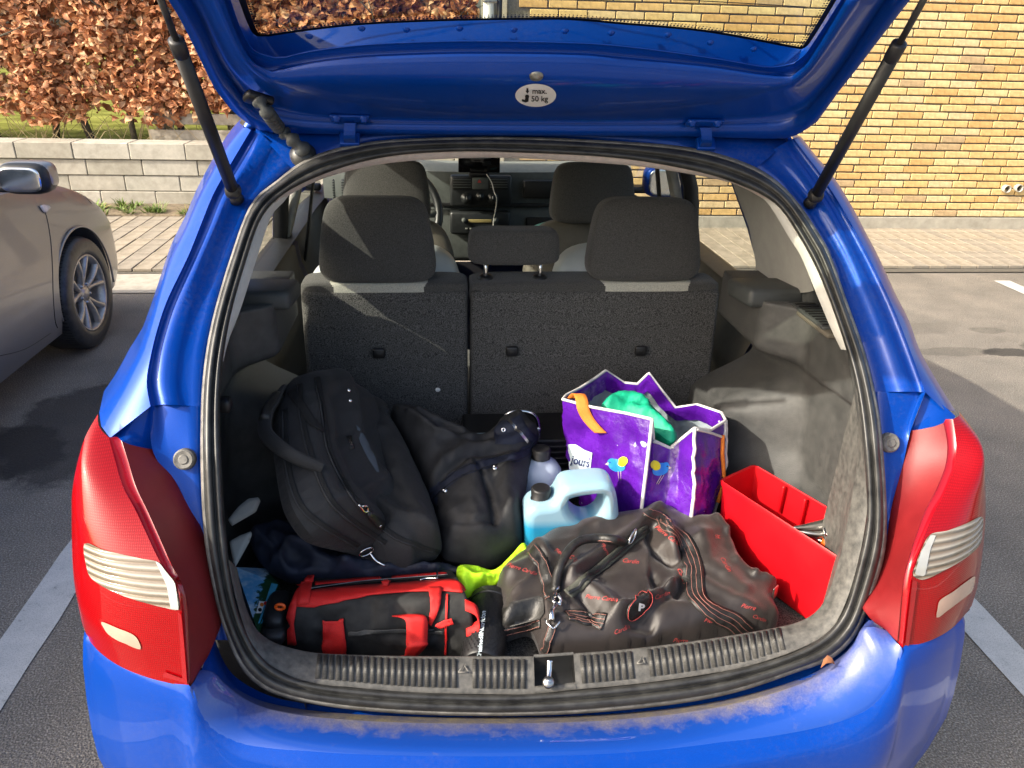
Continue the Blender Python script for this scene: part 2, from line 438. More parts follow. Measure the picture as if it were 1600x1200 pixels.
def lens(name, c, rough=.12, bands=0, bstr=.3, axis='Z', grid=False, ribs=None):
    m, n, l, b = newmat(name)
    t = noise_node(n, l, 9, 4); r = ramp(n, l, t.outputs['Fac'], [(.3, tuple(x*.7 for x in c)), (.7, c)]); l.new(r.outputs[0], b.inputs['Base Color'])
    b.inputs['Roughness'].default_value = rough; b.inputs['Coat Weight'].default_value = .6; b.inputs['Coat Roughness'].default_value = .02
    b.inputs['Subsurface Weight'].default_value = .0
    if bands:
        w = n.new('ShaderNodeTexWave'); w.wave_type = 'BANDS'; w.bands_direction = axis; w.inputs['Scale'].default_value = bands; w.inputs['Distortion'].default_value = .5
        tc = n.new('ShaderNodeTexCoord'); l.new(tc.outputs['Object'], w.inputs[0]); bn = n.new('ShaderNodeBump'); bn.inputs['Strength'].default_value = bstr; bn.inputs['Distance'].default_value = .004
        hs = w.outputs['Fac']
        if ribs:
            rd = n.new('ShaderNodeMix'); rd.data_type = 'RGBA'; l.new(hs, rd.inputs['Factor']); l.new(r.outputs[0], rd.inputs['B']); rd.inputs['A'].default_value = (*ribs, 1); l.new(rd.outputs['Result'], b.inputs['Base Color'])
        if grid:
            w2 = n.new('ShaderNodeTexWave'); w2.wave_type = 'BANDS'; w2.bands_direction = 'X'; w2.inputs['Scale'].default_value = bands*1.1; l.new(tc.outputs['Object'], w2.inputs[0]); mm = n.new('ShaderNodeMath'); mm.operation = 'MULTIPLY'; l.new(hs, mm.inputs[0]); l.new(w2.outputs['Fac'], mm.inputs[1]); hs = mm.outputs[0]
            rd = n.new('ShaderNodeMix'); rd.data_type = 'RGBA'; l.new(hs, rd.inputs['Factor']); l.new(r.outputs[0], rd.inputs['B']); rd.inputs['A'].default_value = (c[0]*.55, c[1]*.5, c[2]*.5, 1); l.new(rd.outputs['Result'], b.inputs['Base Color'])
        l.new(hs, bn.inputs['Height']); l.new(bn.outputs[0], b.inputs['Normal'])
    return m
M['redlens'] = lens('red lamp lens', (.40, .002, .005), .3, 90, .14, grid=True); _b = M['redlens'].node_tree.nodes['Principled BSDF']; _b.inputs['Specular IOR Level'].default_value = .05; _b.inputs['Coat Weight'].default_value = .75
M['redlens2'] = lens('deep red lens facet', (.33, .003, .008), .2)
M['clearlens'] = lens('clear ribbed lamp lens', (.40, .36, .29), .12, 30, .9, ribs=(.16, .12, .08)); M['clearfacet'] = lens('clear lamp facet', (.45, .45, .42), .08)
M['reflstrip'] = lens('pale fog lamp window', (.50, .33, .25), .15)
M['lamppanel'] = mat('matt red lamp housing', (.17, .005, .007), .5, .2, 8, .1, 300, c2=(.21, .010, .012))
# ================================================================ setting
def project(p):
    d = np.array(p)-CAM; z = d@CW
    return 800+F*(d@CR)/z, 600-F*(d@CU)/z
def asphalt():
    m, n, l, b = newmat('asphalt')
    tc = n.new('ShaderNodeTexCoord')
    fine = noise_node(n, l, 190, 3, .6); mid = noise_node(n, l, 3.0, 7, .65); big = noise_node(n, l, .5, 3)
    vor = n.new('ShaderNodeTexVoronoi'); vor.inputs['Scale'].default_value = 170; l.new(tc.outputs['Object'], vor.inputs[0])
    r = ramp(n, l, fine.outputs['Fac'], [(.32, (.105, .095, .080)), (.52, (.205, .186, .158)), (.68, (.42, .385, .33))])
    r2 = ramp(n, l, mid.outputs['Fac'], [(.3, (.74, .74, .74)), (.7, (1.15, 1.13, 1.1))])
    mu = n.new('ShaderNodeMix'); mu.data_type = 'RGBA'; mu.blend_type = 'MULTIPLY'; mu.inputs['Factor'].default_value = 1
    l.new(r.outputs[0], mu.inputs['A']); l.new(r2.outputs[0], mu.inputs['B'])
    st = n.new('ShaderNodeMapRange'); st.inputs[1].default_value = .02; st.inputs[2].default_value = .3; l.new(vor.outputs['Distance'], st.inputs[0])
    prev = mu.outputs['Result']; wet = None
    # tarry stains with a shape of their own: (x, y, rx, ry, strength)
    for (x, y, rx, ry, s) in ((-1.72, 2.2, .40, .52, .68), (-2.15, 1.95, .40, .30, .62), (3.16, 2.93, .16, .07, .75), (3.5, 3.0, .2, .1, .45), (2.85, 2.95, .28, .07, .3), (2.75, 3.35, .35, .12, .18), (3.3, 3.3, .12, .06, .3)):
        mp = n.new('ShaderNodeMapping'); mp.vector_type = 'TEXTURE'; mp.inputs['Location'].default_value = (x, y, 0); mp.inputs['Scale'].default_value = (rx, ry, 1)
        l.new(tc.outputs['Object'], mp.inputs[0]); ln = n.new('ShaderNodeVectorMath'); ln.operation = 'LENGTH'; l.new(mp.outputs[0], ln.inputs[0])
        w = noise_node(n, l, 5 if rx > .3 else 9, 6, .6); a = n.new('ShaderNodeMath'); a.operation = 'MULTIPLY_ADD'; l.new(w.outputs['Fac'], a.inputs[0]); a.inputs[1].default_value = 1.1; l.new(ln.outputs['Value'], a.inputs[2])
        mr = n.new('ShaderNodeMapRange'); mr.inputs[1].default_value = 1.45; mr.inputs[2].default_value = 1.6; mr.inputs[3].default_value = s; mr.inputs[4].default_value = 0; l.new(a.outputs[0], mr.inputs[0])
        mx = n.new('ShaderNodeMix'); mx.data_type = 'RGBA'; l.new(mr.outputs[0], mx.inputs['Factor']); l.new(prev, mx.inputs['A']); mx.inputs['B'].default_value = (.012, .012, .013, 1); prev = mx.outputs['Result']
    l.new(prev, b.inputs['Base Color']); b.inputs['Roughness'].default_value = .85; b.inputs['Specular IOR Level'].default_value = .35
    bn = n.new('ShaderNodeBump'); bn.inputs['Strength'].default_value = .9; bn.inputs['Distance'].default_value = .004; l.new(vor.outputs['Distance'], bn.inputs['Height']); l.new(bn.outputs[0], b.inputs['Normal'])
    return m
def quad(x0, x1, y0, y1, z): return mesh([(x0, y0, z), (x1, y0, z), (x1, y1, z), (x0, y1, z)], [(0, 1, 2, 3)])
def structure(o): o['kind'] = 'structure'; return o
structure(link('ground', quad(-60, 60, -60, 60, 0), asphalt()))
def linepaint():
    m, n, l, b = newmat('worn road paint'); t = noise_node(n, l, 14, 9, .8); t2 = noise_node(n, l, 260, 2)
    r = ramp(n, l, t.outputs['Fac'], [(.30, (.10, .10, .095)), (.40, (.46, .46, .43)), (.7, (.58, .57, .53))]); r2 = ramp(n, l, t2.outputs['Fac'], [(.3, (.5, .5, .5)), (.5, (1, 1, 1))])
    mu = n.new('ShaderNodeMix'); mu.data_type = 'RGBA'; mu.blend_type = 'MULTIPLY'; mu.inputs['Factor'].default_value = .8; l.new(r.outputs[0], mu.inputs['A']); l.new(r2.outputs[0], mu.inputs['B'])
    l.new(mu.outputs['Result'], b.inputs['Base Color']); b.inputs['Roughness'].default_value = .8; return m
lp = linepaint()
def parking_line(x0, x1, y0, y1):
    n = 60; L = []; R = []
    for i in range(n+1):
        y = y0+(y1-y0)*i/n; L.append((x0+.006*noise.noise(Vector((x0*9, y*7, 0))), y, .004)); R.append((x1+.006*noise.noise(Vector((x1*9, y*7, 2))), y, .004))
    structure(link('parking_line', grid([L, R]), lp))
parking_line(-1.475, -1.345, -6, 4.1); parking_line(1.40, 1.53, -6, 4.4); parking_line(4.10, 4.23, -6, 4.38); parking_line(-4.3, -4.17, -6, 4.1)
M['conc'] = mat('concrete', (.36, .33, .27), .85, .12, 14, .4, 220, c2=(.46, .425, .355), spec=.2)
M['conc2'] = mat('weathered concrete', (.32, .295, .24), .85, .12, 12, .4, 220, c2=(.42, .39, .32), spec=.2)
M['conc3'] = mat('pale concrete', (.38, .355, .295), .85, .12, 14, .4, 220, c2=(.49, .46, .39), spec=.2)
M['paver'] = mat('paving stone', (.27, .23, .17), .85, .2, 12, .5, 220, c2=(.38, .33, .255), spec=.2)
M['paver2'] = mat('paving stone greyer', (.24, .21, .165), .85, .2, 12, .5, 220, c2=(.34, .30, .24), spec=.2)
M['joint'] = mat('sandy joint', (.10, .09, .07), .95, .3, 60)
# pavement: bedding, concrete edge strip, paving strips
structure(link('kerb_strip', quad(-30, -.6, 4.15, 4.62, .006), M['conc']))
pave = structure(link('pavement', quad(-30, 30, 4.60, 6.95, .010), M['joint']))
pw, pl_, z0 = .137, .46, .011
pv = [box((0, 0, .012), (pw-.007, pl_-.003, .024), .003, seg=1) for _ in range(2)]
pv[0].materials.append(M['paver']); pv[1].materials.append(M['paver2'])
restv = []
for i in range(-90, 80):
    x = i*pw
    for j in range(3 if x > 0 else 4):
        y = (4.70 if x > 0 else 4.64) + pl_*(j+.5)
        if y > (6.03 if x > .4 else 6.4): continue
        if (-4.6 < x < -1.0) or (2.6 < x < 6.6):
            o = bpy.data.objects.new('paver', pv[random.random() < .35]); col.objects.link(o); o.parent = pave
            o.location = (x+uni(-.002, .002), y, z0+uni(-.003, .001)); o.rotation_euler = (uni(-.004, .004), uni(-.01, .01), uni(-.006, .006))
        else: restv.append((x, y))
bm = bmesh.new()
for x, y in restv:
    q = pv[0].copy(); q.transform(Matrix.Translation((x, y, z0+uni(-.002, .001)))); bm.from_mesh(q); bpy.data.meshes.remove(q)
me = bpy.data.meshes.new('m'); bm.to_mesh(me); bm.free(); link('paver_field', me, M['paver'], pave, False, kind='stuff')
# ------------------------------------------------ brick building
BY = 6.05
wall = thing('brick_building', 'yellow brick building with concrete plinth and dark mortar joints', 'building', (3.8, BY, 0))
M['mortar'] = mat('grey mortar', (.15, .14, .12), .95, .3, 50, .5, 400)
bx0 = .42
link('wall_core', box(((bx0+12)/2, BY+2.012, 2.1), (12-bx0, 4, 4.2), 0), M['mortar'], wall, False)
link('plinth', box(((bx0+12)/2, BY+1.985, .065), (12-bx0+.02, 4, .15), .006), M['conc2'], wall, False)
bcols = [(.60, .40, .165), (.66, .46, .205), (.57, .36, .14), (.69, .51, .25), (.46, .33, .18), (.64, .48, .26)]
bmats = [mat('yellow brick %d' % k, c, .85, .25, 22, .6, 160, c2=tuple(min(.75, x*1.18) for x in c), spec=.2) for k, c in enumerate(bcols)]
cp, bp = .0685, .2455
bmesh_ = []
for k in range(6):
    me = box((0, 0, 0), (bp-.012, .10, cp-.0125), .004, seg=1)
    for v in me.vertices:
        v.co += Vector((uni(-.002, .002), uni(-.002, .002), uni(-.0012, .0012)))
    me.materials.append(bmats[k]); bmesh_.append(me)
cand = []
for i in range(58):
    z = .145+cp*(i+.5); off = (i*.37+.15*math.sin(i*2.3)) % 1
    for j in range(-1, 48):
        x = bx0+bp*(j+off)+bp/2
        if x-bp/2 < bx0-.05 or x > 11.8: continue
        px_, py_ = project((x, BY, z)); vis = 0
        if -10 < py_ < 345 and -10 < px_ < 1612:
            vis = 2 if (px_ > 1235 and px_ > 1235+(200-py_)*.9 and py_ < 350) else (1.5 if py_ < 78 and 780 < px_ < 1300 else (1 if 245 < py_ < 350 and 780 < px_ < 1185 else 0))
            if px_ > 1255 and py_ > 205: vis = 2
        cand.append((vis+.001*rnd(), x, z))
cand.sort(reverse=True)
bm = bmesh.new(); bmi = []
for k, (vis, x, z) in enumerate(cand):
    q = random.choices(range(6), (5, 5, 3, 3, 1, 3))[0]
    loc = (x+uni(-.003, .003), BY+.05-.006+uni(-.003, .003), z+uni(-.0015, .0015))
    if k < 300:
        o = bpy.data.objects.new('brick', bmesh_[q]); col.objects.link(o); o.parent = wall; o.matrix_parent_inverse = Matrix.Translation(-Vector(wall.location)); o.location = loc
    else:
        me = bmesh_[q].copy(); me.transform(Matrix.Translation(loc)); n0 = len(bm.faces); bm.from_mesh(me); bm.faces.ensure_lookup_table()
        for f in bm.faces[n0:]: f.material_index = q
        bpy.data.meshes.remove(me)
me = bpy.data.meshes.new('m'); bm.to_mesh(me); bm.free()
link('brick_field', me, bmats, wall, False, kind='stuff')
for px_, py_ in ((1569, 294), (1588, 293)):
    p = ony(px_, py_, BY); 
    link('vent_pipe', lathe([(.030, .05), (.036, .05), (.036, -.006), (.030, -.006), (.030, .05)], 20, frame((p[0], BY-.004, p[2]), (0, -1, 0)) @ Matrix.Translation((0, 0, .0))), M['conc3'], wall)
    link('vent_hole', lathe([(0, 0), (.031, 0)], 20, frame((p[0], BY-.0065, p[2]), (0, -1, 0))), M['black'], wall, False)
dp = thing('drainpipe', 'white drainpipe with dark bracket strip at the corner of the brick building', 'pipe', (.24, BY, 0))
link('pipe', tube([(.26, BY-.02, .02), (.26, BY-.02, 3.6)], .045, 14), M['white'], dp)
link('cable_conduit', tube([(.35, BY-.03, .02), (.35, BY-.03, 3.6)], .022, 10), M['blackpl'], dp)
for z in (.8, 1.9, 3.0): link('bracket', box((.27, BY-.02, z), (.11, .11, .03), .005), M['steel'], dp)
# ------------------------------------------------ retaining wall of concrete blocks
RW = 6.9
rw = thing('retaining_wall', 'low retaining wall of pale concrete blocks under the brown hedge', 'wall', (-4, RW, 0))
link('wall_core', box((-6, RW+.16, .29), (12.2, .24, .58), 0), M['joint'], rw, False)
for c, (za, zb, xo, pr) in enumerate(((.0, .168, 0, 0), (.174, .318, .27, .01), (.324, .468, .08, .0), (.475, .625, .17, -.025))):
    for i in range(24):
        x0 = .18-.515*(i+1)-xo+.5; x1 = x0+.509
        x1 = min(x1, .2)
        o = link('block', box(((x0+x1)/2, RW+.15+pr+uni(-.003, .003), (za+zb)/2), (x1-x0, .3, zb-za), .006, seg=1), random.choice((M['conc'], M['conc2'], M['conc3'])), rw, False)
# verge with weeds
structure(link('verge', box((-4.5, 6.66, .03), (9.4, .5, .05), .02), mat('dry soil', (.16, .12, .075), .95, .4, 25, .8, 90, c2=(.30, .235, .15))))
structure(link('lawn', quad(-40, .2, 7.15, 60, .60), mat('lawn', (.13, .14, .03), .95, .4, 3, .5, 60, c2=(.27, .27, .07), spec=0)))
gm = [mat('weed green', (.13, .19, .035), .7, .35, 40), mat('dry weed', (.28, .24, .09), .8, .3, 40)]
vv, ff, mi = [], [], []
for t in range(90):
    big = rnd() < .3; cx, cy = uni(-5.5, -.8), uni(6.42, 6.84); k = int(uni(10, 40)); s = uni(.5, 1.3)
    q = 0 if rnd() < .7 else 1
    for i in range(k):
        a = uni(0, 6.28); r = uni(.0, .07)*s; h = uni(.03, .09)*s; b = Vector((cx+r*math.cos(a), cy+r*math.sin(a), .05)); d = Vector((math.cos(a)*.05, math.sin(a)*.05, h)); w = Vector((-math.sin(a), math.cos(a), 0))*uni(.004, .009)
        n0 = len(vv); vv += [b-w, b+w, b+d*.6+w*.8, b+d*.6-w*.8, b+d*1.0+Vector((math.cos(a), math.sin(a), -.2))*.02]; ff += [(n0, n0+1, n0+2, n0+3), (n0+3, n0+2, n0+4)]; mi += [q, q]
me = mesh(vv, ff); o = link('weeds', me, gm, None, False); me.polygons.foreach_set('material_index', mi)
tag(o, 'small green and dry weeds growing along the foot of the concrete wall', 'weeds'); o['kind'] = 'stuff'
# dry twigs and leaf litter under the hedge
# ------------------------------------------------ wooden slat fence
M['wood'] = mat('grey weathered wood', (.26, .22, .17), .85, .3, 12, .6, 90, c2=(.44, .39, .31))
fen = thing('slatted_fence', 'weathered wooden fence of horizontal boards half hidden by the hedge', 'fence', (-1.6, 7.62, .6))
for i in range(12):
    z = .665+.15*i
    link('board', box((-1.45+uni(-.01, .01), (7.235 if i < 2 else 7.60)+uni(-.004, .004), z), (3.1, .024, .105), .004, Matrix.Rotation(uni(-.004, .004), 3, 'Y'), seg=1), M['wood'], fen, False)
for x in (-2.9, -2.45, -1.6): link('short_post', box((x, 7.28, .72), (.07, .06, .26), .005, seg=1), M['wood'], fen, False)
for x in (-2.95, -2.3, -1.2, -.2): link('post', box((x, 7.66, 1.6), (.09, .09, 2.05), .006, seg=1), M['wood'], fen, False)
# ------------------------------------------------ beech hedge
hedge = thing('beech_hedge', 'beech hedge covered in dry copper brown leaves above the concrete wall', 'hedge', (-3, 7.35, .6))
M['bark'] = mat('grey brown bark', (.085, .07, .05), .9, .4, 30, .8, 80)
def limb(p, d, L, r, depth):
    pts = [p]; rs = [r]; q = p.copy(); dd = d.copy()
    for i in range(6):
        dd = (dd + Vector((uni(-.25, .25), uni(-.12, .12), uni(-.05, .2)))).normalized(); q = q + dd*L/6; pts.append(q.copy()); rs.append(r*(1-.13*(i+1)))
    out = [tube(pts, rs, 6 if r > .012 else 4)]
    if depth:
        for k in range(4):
            a = pts[2+k % 4]; nd = Vector((uni(-1, 1), uni(-.45, .25), uni(.0, .9))).normalized(); out += limb(a, nd, L*uni(.35, .6), r*.42, depth-1)
    return out
for x in (-5.6, -5.05, -4.52, -3.98, -3.62, -3.18, -2.72, -2.2, -1.7, -1.2, -.6, -.1):
    tr = limb(Vector((x, 7.35+uni(-.05, .08), .58)), Vector((uni(-.2, .2), 0, 1)), uni(1.5, 1.9), uni(.026, .042), 2)
    link('trunk', join(*tr), M['bark'], hedge)
vv, ff = [], []
for t in range(260):
    x = uni(-5.8, .1); y = uni(7.15, 7.5); b = Vector((x, y, .58)); d = Vector((uni(-.35, .35), uni(-.2, .2), uni(.08, .4))); w = Vector((.003, 0, 0)); n0 = len(vv)
    vv += [b-w, b+w, b+d*.6+w, b+d*.6-w, b+d+Vector((uni(-.1, .1), 0, -.03))]; ff += [(n0, n0+1, n0+2, n0+3), (n0+3, n0+2, n0+4)]
link('dry_grass', mesh(vv, ff), mat('straw', (.33, .25, .13), .8, .3, 30), hedge, False, kind='stuff')
lc = [(.56, .25, .115), (.66, .34, .165), (.46, .19, .085), (.70, .42, .24), (.60, .29, .15), (.34, .14, .065)]
def leafmat(k, c):
    m = mat('dry beech leaf %d' % k, c, .6, .3, 60, .4, 200, c2=tuple(min(.8, x*1.25) for x in c), spec=.3); 
    nt = m.node_tree; tb = nt.nodes.new('ShaderNodeBsdfTranslucent'); tb.inputs[0].default_value = lin3(c); ms = nt.nodes.new('ShaderNodeMixShader'); ms.inputs[0].default_value = .28; nt.links.new(nt.nodes['Principled BSDF'].outputs[0], ms.inputs[1]); nt.links.new(tb.outputs[0], ms.inputs[2]); nt.links.new(ms.outputs[0], nt.nodes['Material Output'].inputs[0])
    return m
lm = [leafmat(k, c) for k, c in enumerate(lc)]
def leafgeom(s, curl, tw):
    """dry, curled beech leaf: 4 ribs by 3"""
    v = []; W = [.02, .62, 1, .72, .02]
    for i in range(5):
        u = i/4-.5
        for j in (-1, 0, 1):
            z = curl*(abs(j)*.35*W[i]) - curl*.9*u*u*1.4; q = Vector((u, j*W[i]*.31, z)); q = Matrix.Rotation(tw*u, 3, 'X') @ q
            v.append(q*s)
    f = [(i*3+j, i*3+j+1, i*3+j+4, i*3+j+3) for i in range(4) for j in range(2)]
    return v, f
lgeo = [leafgeom(1, c, t) for c, t in ((.5, .8), (.9, -.9), (.3, .4), (.7, 1.4), (-.5, .8), (1.2, 0))]
pts = []
def leaf_top(x): return 2.75
def leaf_bot(x):
    return .93 + .12*math.sin(x*2.1+.6) + .12*math.sin(x*5.3) - (.18 if -3.3 < x < -2.7 else 0) - (.14 if -2.55 < x < -2.2 else 0)
N = 25000
while len(pts) < N:
    x = uni(-6.2, .22); z = uni(.75, 2.75); b = leaf_bot(x)
    if z < b + uni(-.12, .12): continue
    cl = noise.noise(Vector((x*3.2, 0, z*3.2)))
    if cl < -.42 and rnd() < .6: continue
    y = 7.12 + abs(random.gauss(0, .19)) - .07*cl
    if y > 7.58: continue
    pts.append((y, x, z))
pts.sort()
vis_first = [p for p in pts if 0 < project((p[1], p[0], p[2]))[0] < 420 and 0 < project((p[1], p[0], p[2]))[1] < 215][:300]
vf = set(vis_first)
lms = []
for k in range(6):
    me = mesh(*lgeo[k]); me.materials.append(lm[k])
    for p in me.polygons: p.use_smooth = True
    lms.append(me)
vv, ff, mi = [], [], []
for p in pts:
    y, x, z = p; e = (uni(-1.0, 1.0)+1.25, uni(-1.1, 1.1), uni(-.9, .5)+(3.14 if rnd() < .12 else 0)); s = uni(.062, .108)
    if p in vf:
        o = bpy.data.objects.new('leaf', lms[int(rnd()*6)]); col.objects.link(o); o.parent = hedge; o.matrix_parent_inverse = Matrix.Translation(-Vector(hedge.location))
        o.location = (x, y, z); o.rotation_euler = e; o.scale = (s, s, s)
    else:
        from mathutils import Euler
        R = Euler(e).to_matrix()*s; lv, lf = lgeo[int(rnd()*6)]; n0 = len(vv); T = Vector((x, y, z)); c = int(rnd()*6)
        vv += [R @ q+T for q in lv]; ff += [tuple(n0+i for i in f) for f in lf]; mi += [c]*len(lf)
me = mesh(vv, ff); me.polygons.foreach_set('material_index', mi); link('leaves', me, lm, hedge, kind='stuff')
# ================================================================ blue estate car: outside
car = thing('estate_car', 'bright blue estate car with raised tailgate and a full open boot', 'car', (0, 1.9, 0))
def rr(pts, n):
    """row of (px, py, off) on the raked rear"""
    return [onrear(x, y, o) for x, y, o in cr(pts, n)]
def yrow(pts, n): return [ony(x, y, v) for x, y, v in cr(pts, n)]
SO = [(800,1117),(690,1116),(607,1112),(525,1104),(456,1091),(410,1073),(377,1040),(353,987),(337,933),(322,850),(316,760),(315,667),(319,583),(333,500),(362,400),(393,320),(433,283),(483,248),(550,228),(633,218),(800,215),(967,222),(1083,233),(1167,257),(1217,287),(1250,323),(1283,373),(1297,400),(1323,473),(1350,550),(1370,633),(1378,700),(1384,800),(1380,867),(1357,943),(1337,990),(1300,1027),(1233,1053),(1150,1080),(1057,1098),(922,1112)]
SI = [(800,1085),(690,1083),(607,1079),(552,1074),(478,1065),(427,1043),(397,1013),(370,950),(357,877),(350,800),(346,733),(343,650),(347,567),(363,480),(390,390),(407,337),(433,310),(450,297),(517,267),(600,245),(700,237),(800,238),(967,247),(1100,270),(1167,293),(1217,320),(1250,373),(1267,400),(1293,460),(1323,547),(1337,600),(1348,683),(1355,800),(1347,850),(1330,917),(1317,960),(1283,997),(1230,1023),(1159,1043),(1057,1061),(922,1076)]
so = cr(SO, 220, True); si0 = cr(SI, 880, True)
# pair every outer point with its nearest inner point, then smooth
si = np.array([si0[np.argmin(np.linalg.norm(si0-p, axis=1))] for p in so])
for _ in range(6): si = (np.roll(si, 1, 0)+2*si+np.roll(si, -1, 0))/4
def seal_ring(t, off): return [onrear(*(so[i]*(1-t)+si[i]*t), off) for i in range(len(so))]
link('weather_seal', grid([seal_ring(t, o) for t, o in ((.10, .006), (.12, -.012), (.2, -.020), (.34, -.024), (.46, -.021), (.54, -.008), (.60, -.006), (.68, -.015), (.8, -.017), (.92, -.010), (1, .004), (1.02, .04))], cu=True), M['rubber'], car)
link('seal_lip', grid([seal_ring(t, o) for t, o in ((-.06, .016), (-.04, -.006), (.04, -.012), (.13, -.012), (.14, .004))], cu=True), M['rubber_lip'], car)
# ---- pillars and shut-line channel
N = 48
P0L = [(380,197),(353,230),(313,300),(290,353),(267,400),(247,460),(230,510),(213,553),(187,597),(155,645)]
PmL = [(386,200),(361,235),(323,300),(301,353),(280,400),(254,463),(238,510),(224,553),(204,600),(172,684)]
P1L = [(392,203),(370,240),(335,300),(313,353),(294,400),(262,467),(247,510),(236,553),(229,597),(235,635)]
P2L = [(404,206),(384,243),(349,303),(327,356),(306,403),(277,467),(262,510),(251,553),(247,597),(255,632)]
SOL = [(463,258),(433,283),(400,312),(376,360),(362,400),(342,467),(331,510),(322,553),(318,597),(316,635)]
P0R = [(1250,213),(1273,243),(1300,273),(1330,320),(1350,360),(1371,400),(1397,457),(1420,500),(1440,553),(1493,642)]
PmR = [(1246,214),(1267,241),(1292,273),(1322,320),(1344,360),(1365,400),(1391,457),(1412,502),(1432,555),(1474,640)]
P1R = [(1240,216),(1258,240),(1283,273),(1313,320),(1336,360),(1357,400),(1385,457),(1405,503),(1425,555),(1446,613)]
P2R = [(1228,222),(1244,246),(1268,278),(1298,324),(1320,363),(1341,403),(1368,459),(1388,505),(1408,557),(1430,612)]
SOR = [(1167,257),(1192,270),(1217,287),(1245,318),(1270,353),(1297,400),(1318,457),(1335,503),(1352,555),(1366,612)]
def w(rows, *offs): return [(x, y, o) for (x, y), o in zip(rows, offs if len(offs) > 1 else [offs[0]]*len(rows))]
for s, a0, am, a1, a2, sx in ((-1, P0L, PmL, P1L, P2L, SOL), (1, P0R, PmR, P1R, P2R, SOR)):
    # outer quarter: from the silhouette round to the ridge, carried forward along the car's flank
    r0 = rr(w(a0, .075), N); rm = rr(w(am, .012), N); r1 = rr(w(a1, .0), N)
    rf = [p + np.array([s*.030, .10, -.004]) for p in r0]; rff = [np.array([s*min(abs(p[0])+.04, .815), p[1]+.17, p[2]]) for p in r0]
    rq = [.5*(a+b)+np.array([s*.004, -.004, 0]) for a, b in zip(r0, rm)]
    link('quarter_pillar', grid([rff, rf, r0, rq, rm, r1]), M['blue'], car)
    # channel between ridge and seal
    rows = [r1, rr([(x*.6+x2*.4, y*.6+y2*.4, .016) for (x, y), (x2, y2) in zip(a1, a2)], N), rr(w(a2, .014), N), rr([(x*.85+x2*.15, y*.85+y2*.15, .004) for (x, y), (x2, y2) in zip(a2, sx)], N),
            rr([(x*.6+x2*.4, y*.6+y2*.4, .022) for (x, y), (x2, y2) in zip(a2, sx)], N), rr([(x*.25+x2*.75, y*.25+y2*.75, .034) for (x, y), (x2, y2) in zip(a2, sx)], N), rr(w(sx, .03), N), rr([(x-s*8, y, .05) for x, y in sx], N)]
    link('pillar_channel', grid(rows), M['blue_inner'], car)
# lower channel, from the ridge corner down between lamp and seal
for s, a, b, c in ((-1, [(235,635),(238,702),(267,753),(284,797),(307,857),(320,917),(333,1000)], [(255,632),(264,700),(285,753),(299,800),(315,857),(328,920),(343,1000)], [(316,635),(314,702),(315,760),(317,800),(323,857),(337,930),(357,1000)]),
                   (1, [(1446,613),(1423,673),(1411,725),(1392,797),(1384,860),(1374,905),(1353,957)], [(1430,612),(1408,673),(1398,725),(1388,797),(1381,860),(1371,905),(1350,960)], [(1366,612),(1375,673),(1380,725),(1384,797),(1379,860),(1368,905),(1346,960)])):
    rows = [rr(w(a, .0, .02, .03, .03, .02, .01, .0), N), rr([(x*.5+x2*.5, y*.5+y2*.5, .03) for (x, y), (x2, y2) in zip(a, b)], N), rr(w(b, .018, .03, .03, .03, .03, .03, .03), N), rr([(x*.4+x2*.6, y*.4+y2*.6, .034) for (x, y), (x2, y2) in zip(b, c)], N), rr(w(c, .03), N), rr([(x-s*8, y, .05) for x, y in c], N)]
    link('lower_channel', grid(rows), M['blue_inner'], car)
# facet over the lamp
link('lamp_shoulder', grid([yrow([(172,684,.20),(200,662,.215),(235,635,.232)], 8), yrow([(176,690,.19),(205,684,.20),(238,690,.215)], 8), yrow([(186,692,.175),(210,697,.185),(240,704,.20)], 8)]), M['blue_inner'], car)
link('lamp_shoulder', grid([yrow([(1493,650,.20),(1472,632,.215),(1446,613,.232)], 8), yrow([(1490,656,.19),(1465,650,.20),(1432,650,.215)], 8), yrow([(1478,664,.175),(1455,668,.185),(1422,675,.20)], 8)]), M['blue_inner'], car)
# rubber buffers beside the opening
for (x, y) in ((287,718),(1392,692)):
    p, n = onrear(x, y, .02), Vector((0, -.8, .35))
    link('rubber_buffer', sharp(lathe([(.0, .004), (.007, .004), (.009, .002), (.015, .003), (.018, .0), (.019, -.01)], 24, frame(p, n)), 25), M['rubber_lip'], car)
# roof end above the opening
top = [(455,263),(483,248),(550,228),(633,218),(800,215),(967,222),(1083,233),(1150,250),(1180,264)]
tb = [(400,208),(440,203),(520,200),(633,198),(800,197),(967,199),(1083,201),(1170,208),(1232,220)]
mid_ = [(427,232),(462,224),(535,214),(633,208),(800,206),(967,210),(1083,216),(1160,228),(1206,242)]
rows = [rr(w(top, .03), 60), rr(w(mid_, .012), 60), rr(w(tb, .03), 60)]
fr_ = [np.array([p[0]*1.04, .76, 1.475+.012*(1-(p[0]/.6)**2)]) for p in rows[-1]]
link('roof_end', grid(rows+[fr_]), M['blue_inner'], car)
